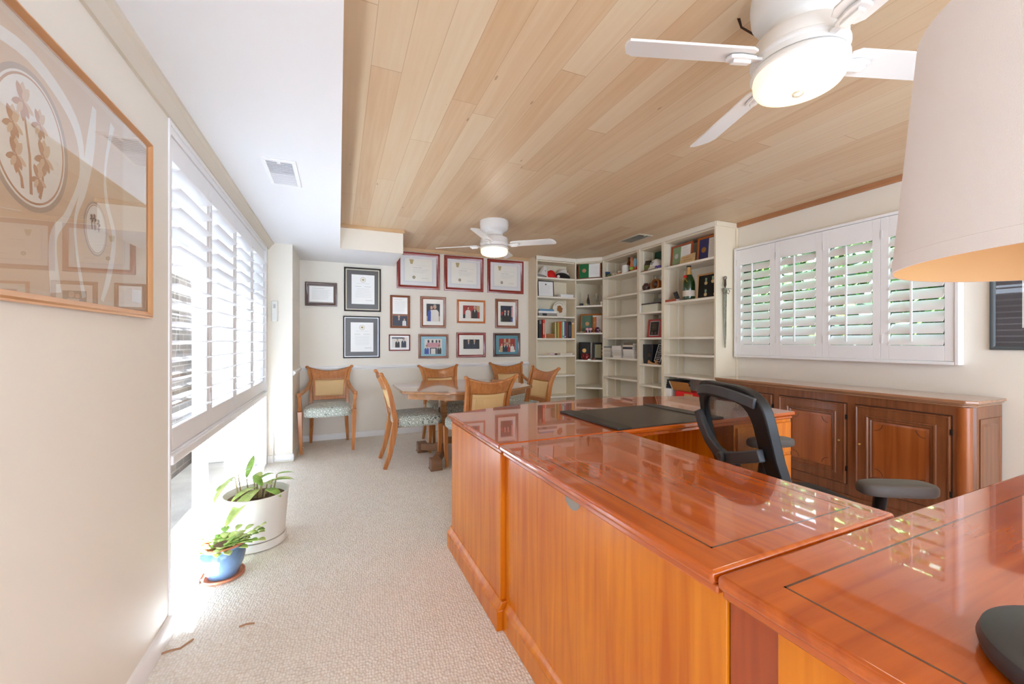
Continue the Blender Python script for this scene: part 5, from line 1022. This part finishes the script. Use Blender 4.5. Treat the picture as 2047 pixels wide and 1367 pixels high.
box_thing('red_box', 'bright red open file box on the low shelf of the right unit', 'box', R_(3.440, z, .02), RZ + .05, .24, .20, .090, colr('box_bright_red', (226, 22, 26)), parts=lambda t: MB().box(.0, .11, -.002, .002, .0, .072).build('box_flap', colr('flap_tan', (208, 170, 106)), t))
t = empty('file_folder', 'tilted orange brown folder sticking out of the red box', 'folder', R_(3.495, z + .092, .04), rot=(radians(28), 0, RZ)); MB().box(-.13, .13, 0, .012, 0, .115).build('cover', colr('folder_orange_brown', (176, 116, 54)), t, bevel=.002); MB().box(-.142, -.130, 0, .012, 0, .115).build('page_edge', PAPERW, t)
# sword on the bookcase end
t = empty('sword', 'antique rapier with swept hilt hanging point down on the bookcase end', 'sword', (3.640, 2.985, 1.141), 0)
MB().prism([(-.004, 0), (.004, .0), (.012, .12), (.020, .55), (.017, .575), (-.017, .575), (-.018, .55), (-.010, .12)], -.004, .004, ax=1).build('blade', STEEL, t, bevel=.001)
MB().sweep([(0, 0, .575), (0, 0, .64), (.002, 0, .70)], [.020, .026, .018], [.020, .024, .018], n=12).build('grip', colr('grip_brown', (66, 44, 34), rough=.6), t); MB().ball((.003, 0, .716), .018, .016, .020).build('pommel', STEEL, t)
g = MB(); g.tube([(-.045, 0, .600), (0, -.006, .607), (.06, -.008, .608), (.085, -.004, .606)], .004, n=8)
for s_ in (-1, 1):
    g.tube([(s_ * .004, -.006, .57), (s_ * .035, -.012, .552), (s_ * .050, -.012, .580), (s_ * .030, -.008, .608), (0, -.006, .600)], .0042, n=8)
g.tube([(-.04, -.004, .60), (-.052, -.01, .64), (-.035, -.008, .69), (.0, -.004, .714)], .0032, n=8).cyl((0, -.008, .585), .024, .006, ax=1); g.build('guard', STEEL, t)
# wall phone and cable by the window
t = empty('wall_intercom', 'slim white handset on the short wall beside the window', 'handset', (-.585, 4.664, 1.405)); MB().box(-.028, .028, -.030, 0, 0, .205).build('handset_body', colr('handset_white', (226, 226, 220), rough=.4), t, bevel=.009); MB().box(-.010, .010, -.032, -.029, .13, .17).build('handset_grille', colr('handset_grey', (180, 182, 180)), t)
cb = MB().tube([(-.605, 4.655, .30), (-.596, 4.645, .22), (-.60, 4.640, .10), (-.59, 4.63, .012), (-.50, 4.630, .008), (-.42, 4.625, .008), (-.405, 4.70, .008), (-.385, 4.85, .012), (-.37, 5.0, .05), (-.36, 5.1, .02), (-.39, 5.3, .01)], .006, n=8).build('cable', colr('cable_white', (226, 222, 210)))
tag(cb, 'thin white cable along the baseboard below the armchair by the window', 'cable')

# ------------------------------------------------------------------ potted plants
def leaf(mb, p0, d, l, w, droop, m=0, n=6):
    d = Vector(d).normalized(); side = d.cross(Vector((0, 0, 1))).normalized(); p = Vector(p0); L_ = []; C_ = []; R2 = []
    for i in range(n + 1):
        t_ = i / n; ww = w * sin(pi * min(1, t_ * .92 + .06)) ** .8 / 2
        q = p + d * l * t_ + Vector((0, 0, -droop * t_ * t_)); L_.append(q - side * ww + Vector((0, 0, ww * .35))); C_.append(q); R2.append(q + side * ww + Vector((0, 0, ww * .35)))
    vs = []
    for a, b_, c in zip(L_, C_, R2): vs += [a, b_, c]
    fs = []
    for i in range(n): fs += [(3 * i, 3 * i + 1, 3 * i + 4, 3 * i + 3), (3 * i + 1, 3 * i + 2, 3 * i + 5, 3 * i + 4)]
    mb.add(vs, fs, m)
t = empty('potted_plant', 'large cream white planter with sparse long green leaves by the window', 'plant', (-.452, 2.845, 0))
CP = colr('planter_cream', (232, 228, 220), rough=.45)
MB().lathe([(0, .055), (.150, .055), (.168, .30), (.172, .305), (.166, .308), (.160, .30), (.150, .27), (0, .27)], n=56).build('planter', CP, t)
MB().lathe([(0, 0), (.135, 0), (.156, .008), (.160, .050), (.154, .052), (.150, .047), (0, .047)], n=56).build('saucer', CP, t)
MB().lathe([(0, .275), (.158, .272)], n=40).build('soil', SOIL, t)
rnd = random.Random(11); fo = MB(); st = MB()
for (x, y, z, dx, dy, dz, l, w, dr) in ((-.10, -.04, .40, -.9, -.6, .05, .15, .034, .10), (-.10, -.05, .42, -.6, -1, -.1, .17, .034, .11), (-.09, -.02, .43, .6, -.5, .4, .11, .045, .02), (-.06, .05, .38, .3, .5, 1.2, .13, .045, .0),
        (.02, -.04, .33, -.7, -1, -.2, .24, .075, .10), (.0, .0, .33, -1, -.9, .1, .15, .05, .05), (.03, -.02, .34, -.5, .6, .5, .10, .05, .0), (.0, .02, .36, .8, .2, .5, .10, .06, .02), (.02, .02, .34, .5, -.5, .3, .10, .055, .03), (.05, .04, .34, 1, .2, .2, .13, .045, .03), (.08, .02, .36, 1, -.3, .3, .13, .03, .04), (-.02, .05, .34, .2, 1, .6, .12, .05, .02), (.05, -.03, .32, .9, -.8, .0, .12, .06, .03), (.10, .05, .38, 1, .5, .1, .10, .03, .02)):
    leaf(fo, (x, y, z), (dx, dy, dz), l, w, dr, rnd.choice([0, 0, 1])); st.tube([(x * .8, y * .8, .265), (x * .9, y * .9, (z + .27) / 2), (x, y, z)], [.005, .004, .003], n=6)
fo.build('foliage', [LEAF, LEAF2], t, solid=.0006, smooth=70); st.build('stem', colr('stem_tan', (166, 150, 104)), t)
t = empty('potted_plant', 'small blue glazed pot on a terracotta saucer with a segmented cactus plant', 'plant', (-.545, 2.505, 0))
TC = colr('terracotta', (196, 124, 92), rough=.8, var=.1, vscale=30)
MB().lathe([(0, 0), (.080, 0), (.094, .006), (.096, .018), (.091, .018), (.088, .010), (0, .010)], n=48).build('saucer', TC, t)
MB().lathe([(0, .012), (.068, .012), (.074, .03), (.092, .075), (.100, .115), (.094, .142), (.088, .150), (.098, .160), (.100, .166), (.09, .160), (0, .145)], n=48).build('pot', colr('blue_glaze', (104, 132, 168), rough=.12, coat=.8, var=.18, vscale=12), t)
MB().lathe([(0, .152), (.096, .163), (.103, .168), (.101, .176), (.093, .176), (.088, .161), (0, .1605)], n=48).build('pot_rim', TC, t); MB().lathe([(0, .166), (.05, .163), (.092, .156), (.088, .150), (0, .150)], n=32).build('soil', SOIL, t)
cp = MB()
for k in range(44):
    a = rnd.uniform(0, 2 * pi); el = rnd.uniform(.1, .9); p = Vector((.03 * cos(a), .03 * sin(a), .15)); d = Vector((cos(a), sin(a), el)).normalized()
    if k < 7: d = Vector((1, -.25 + .12 * (k - 2), .30 + .10 * k)).normalized()
    for j in range(rnd.randint(2, 3) + (3 if k < 5 else 0)):
        l = rnd.uniform(.034, .048); leaf(cp, p, d, l, .038, .004, rnd.choice([0, 1, 1]), n=4); p = p + d * l * .92; d = (d + Vector((rnd.uniform(-.15, .15), rnd.uniform(-.15, .15), -.10 if k >= 5 else -.06))).normalized()
cp.build('foliage', [LEAF, LEAF2], t, solid=.0015, smooth=60)
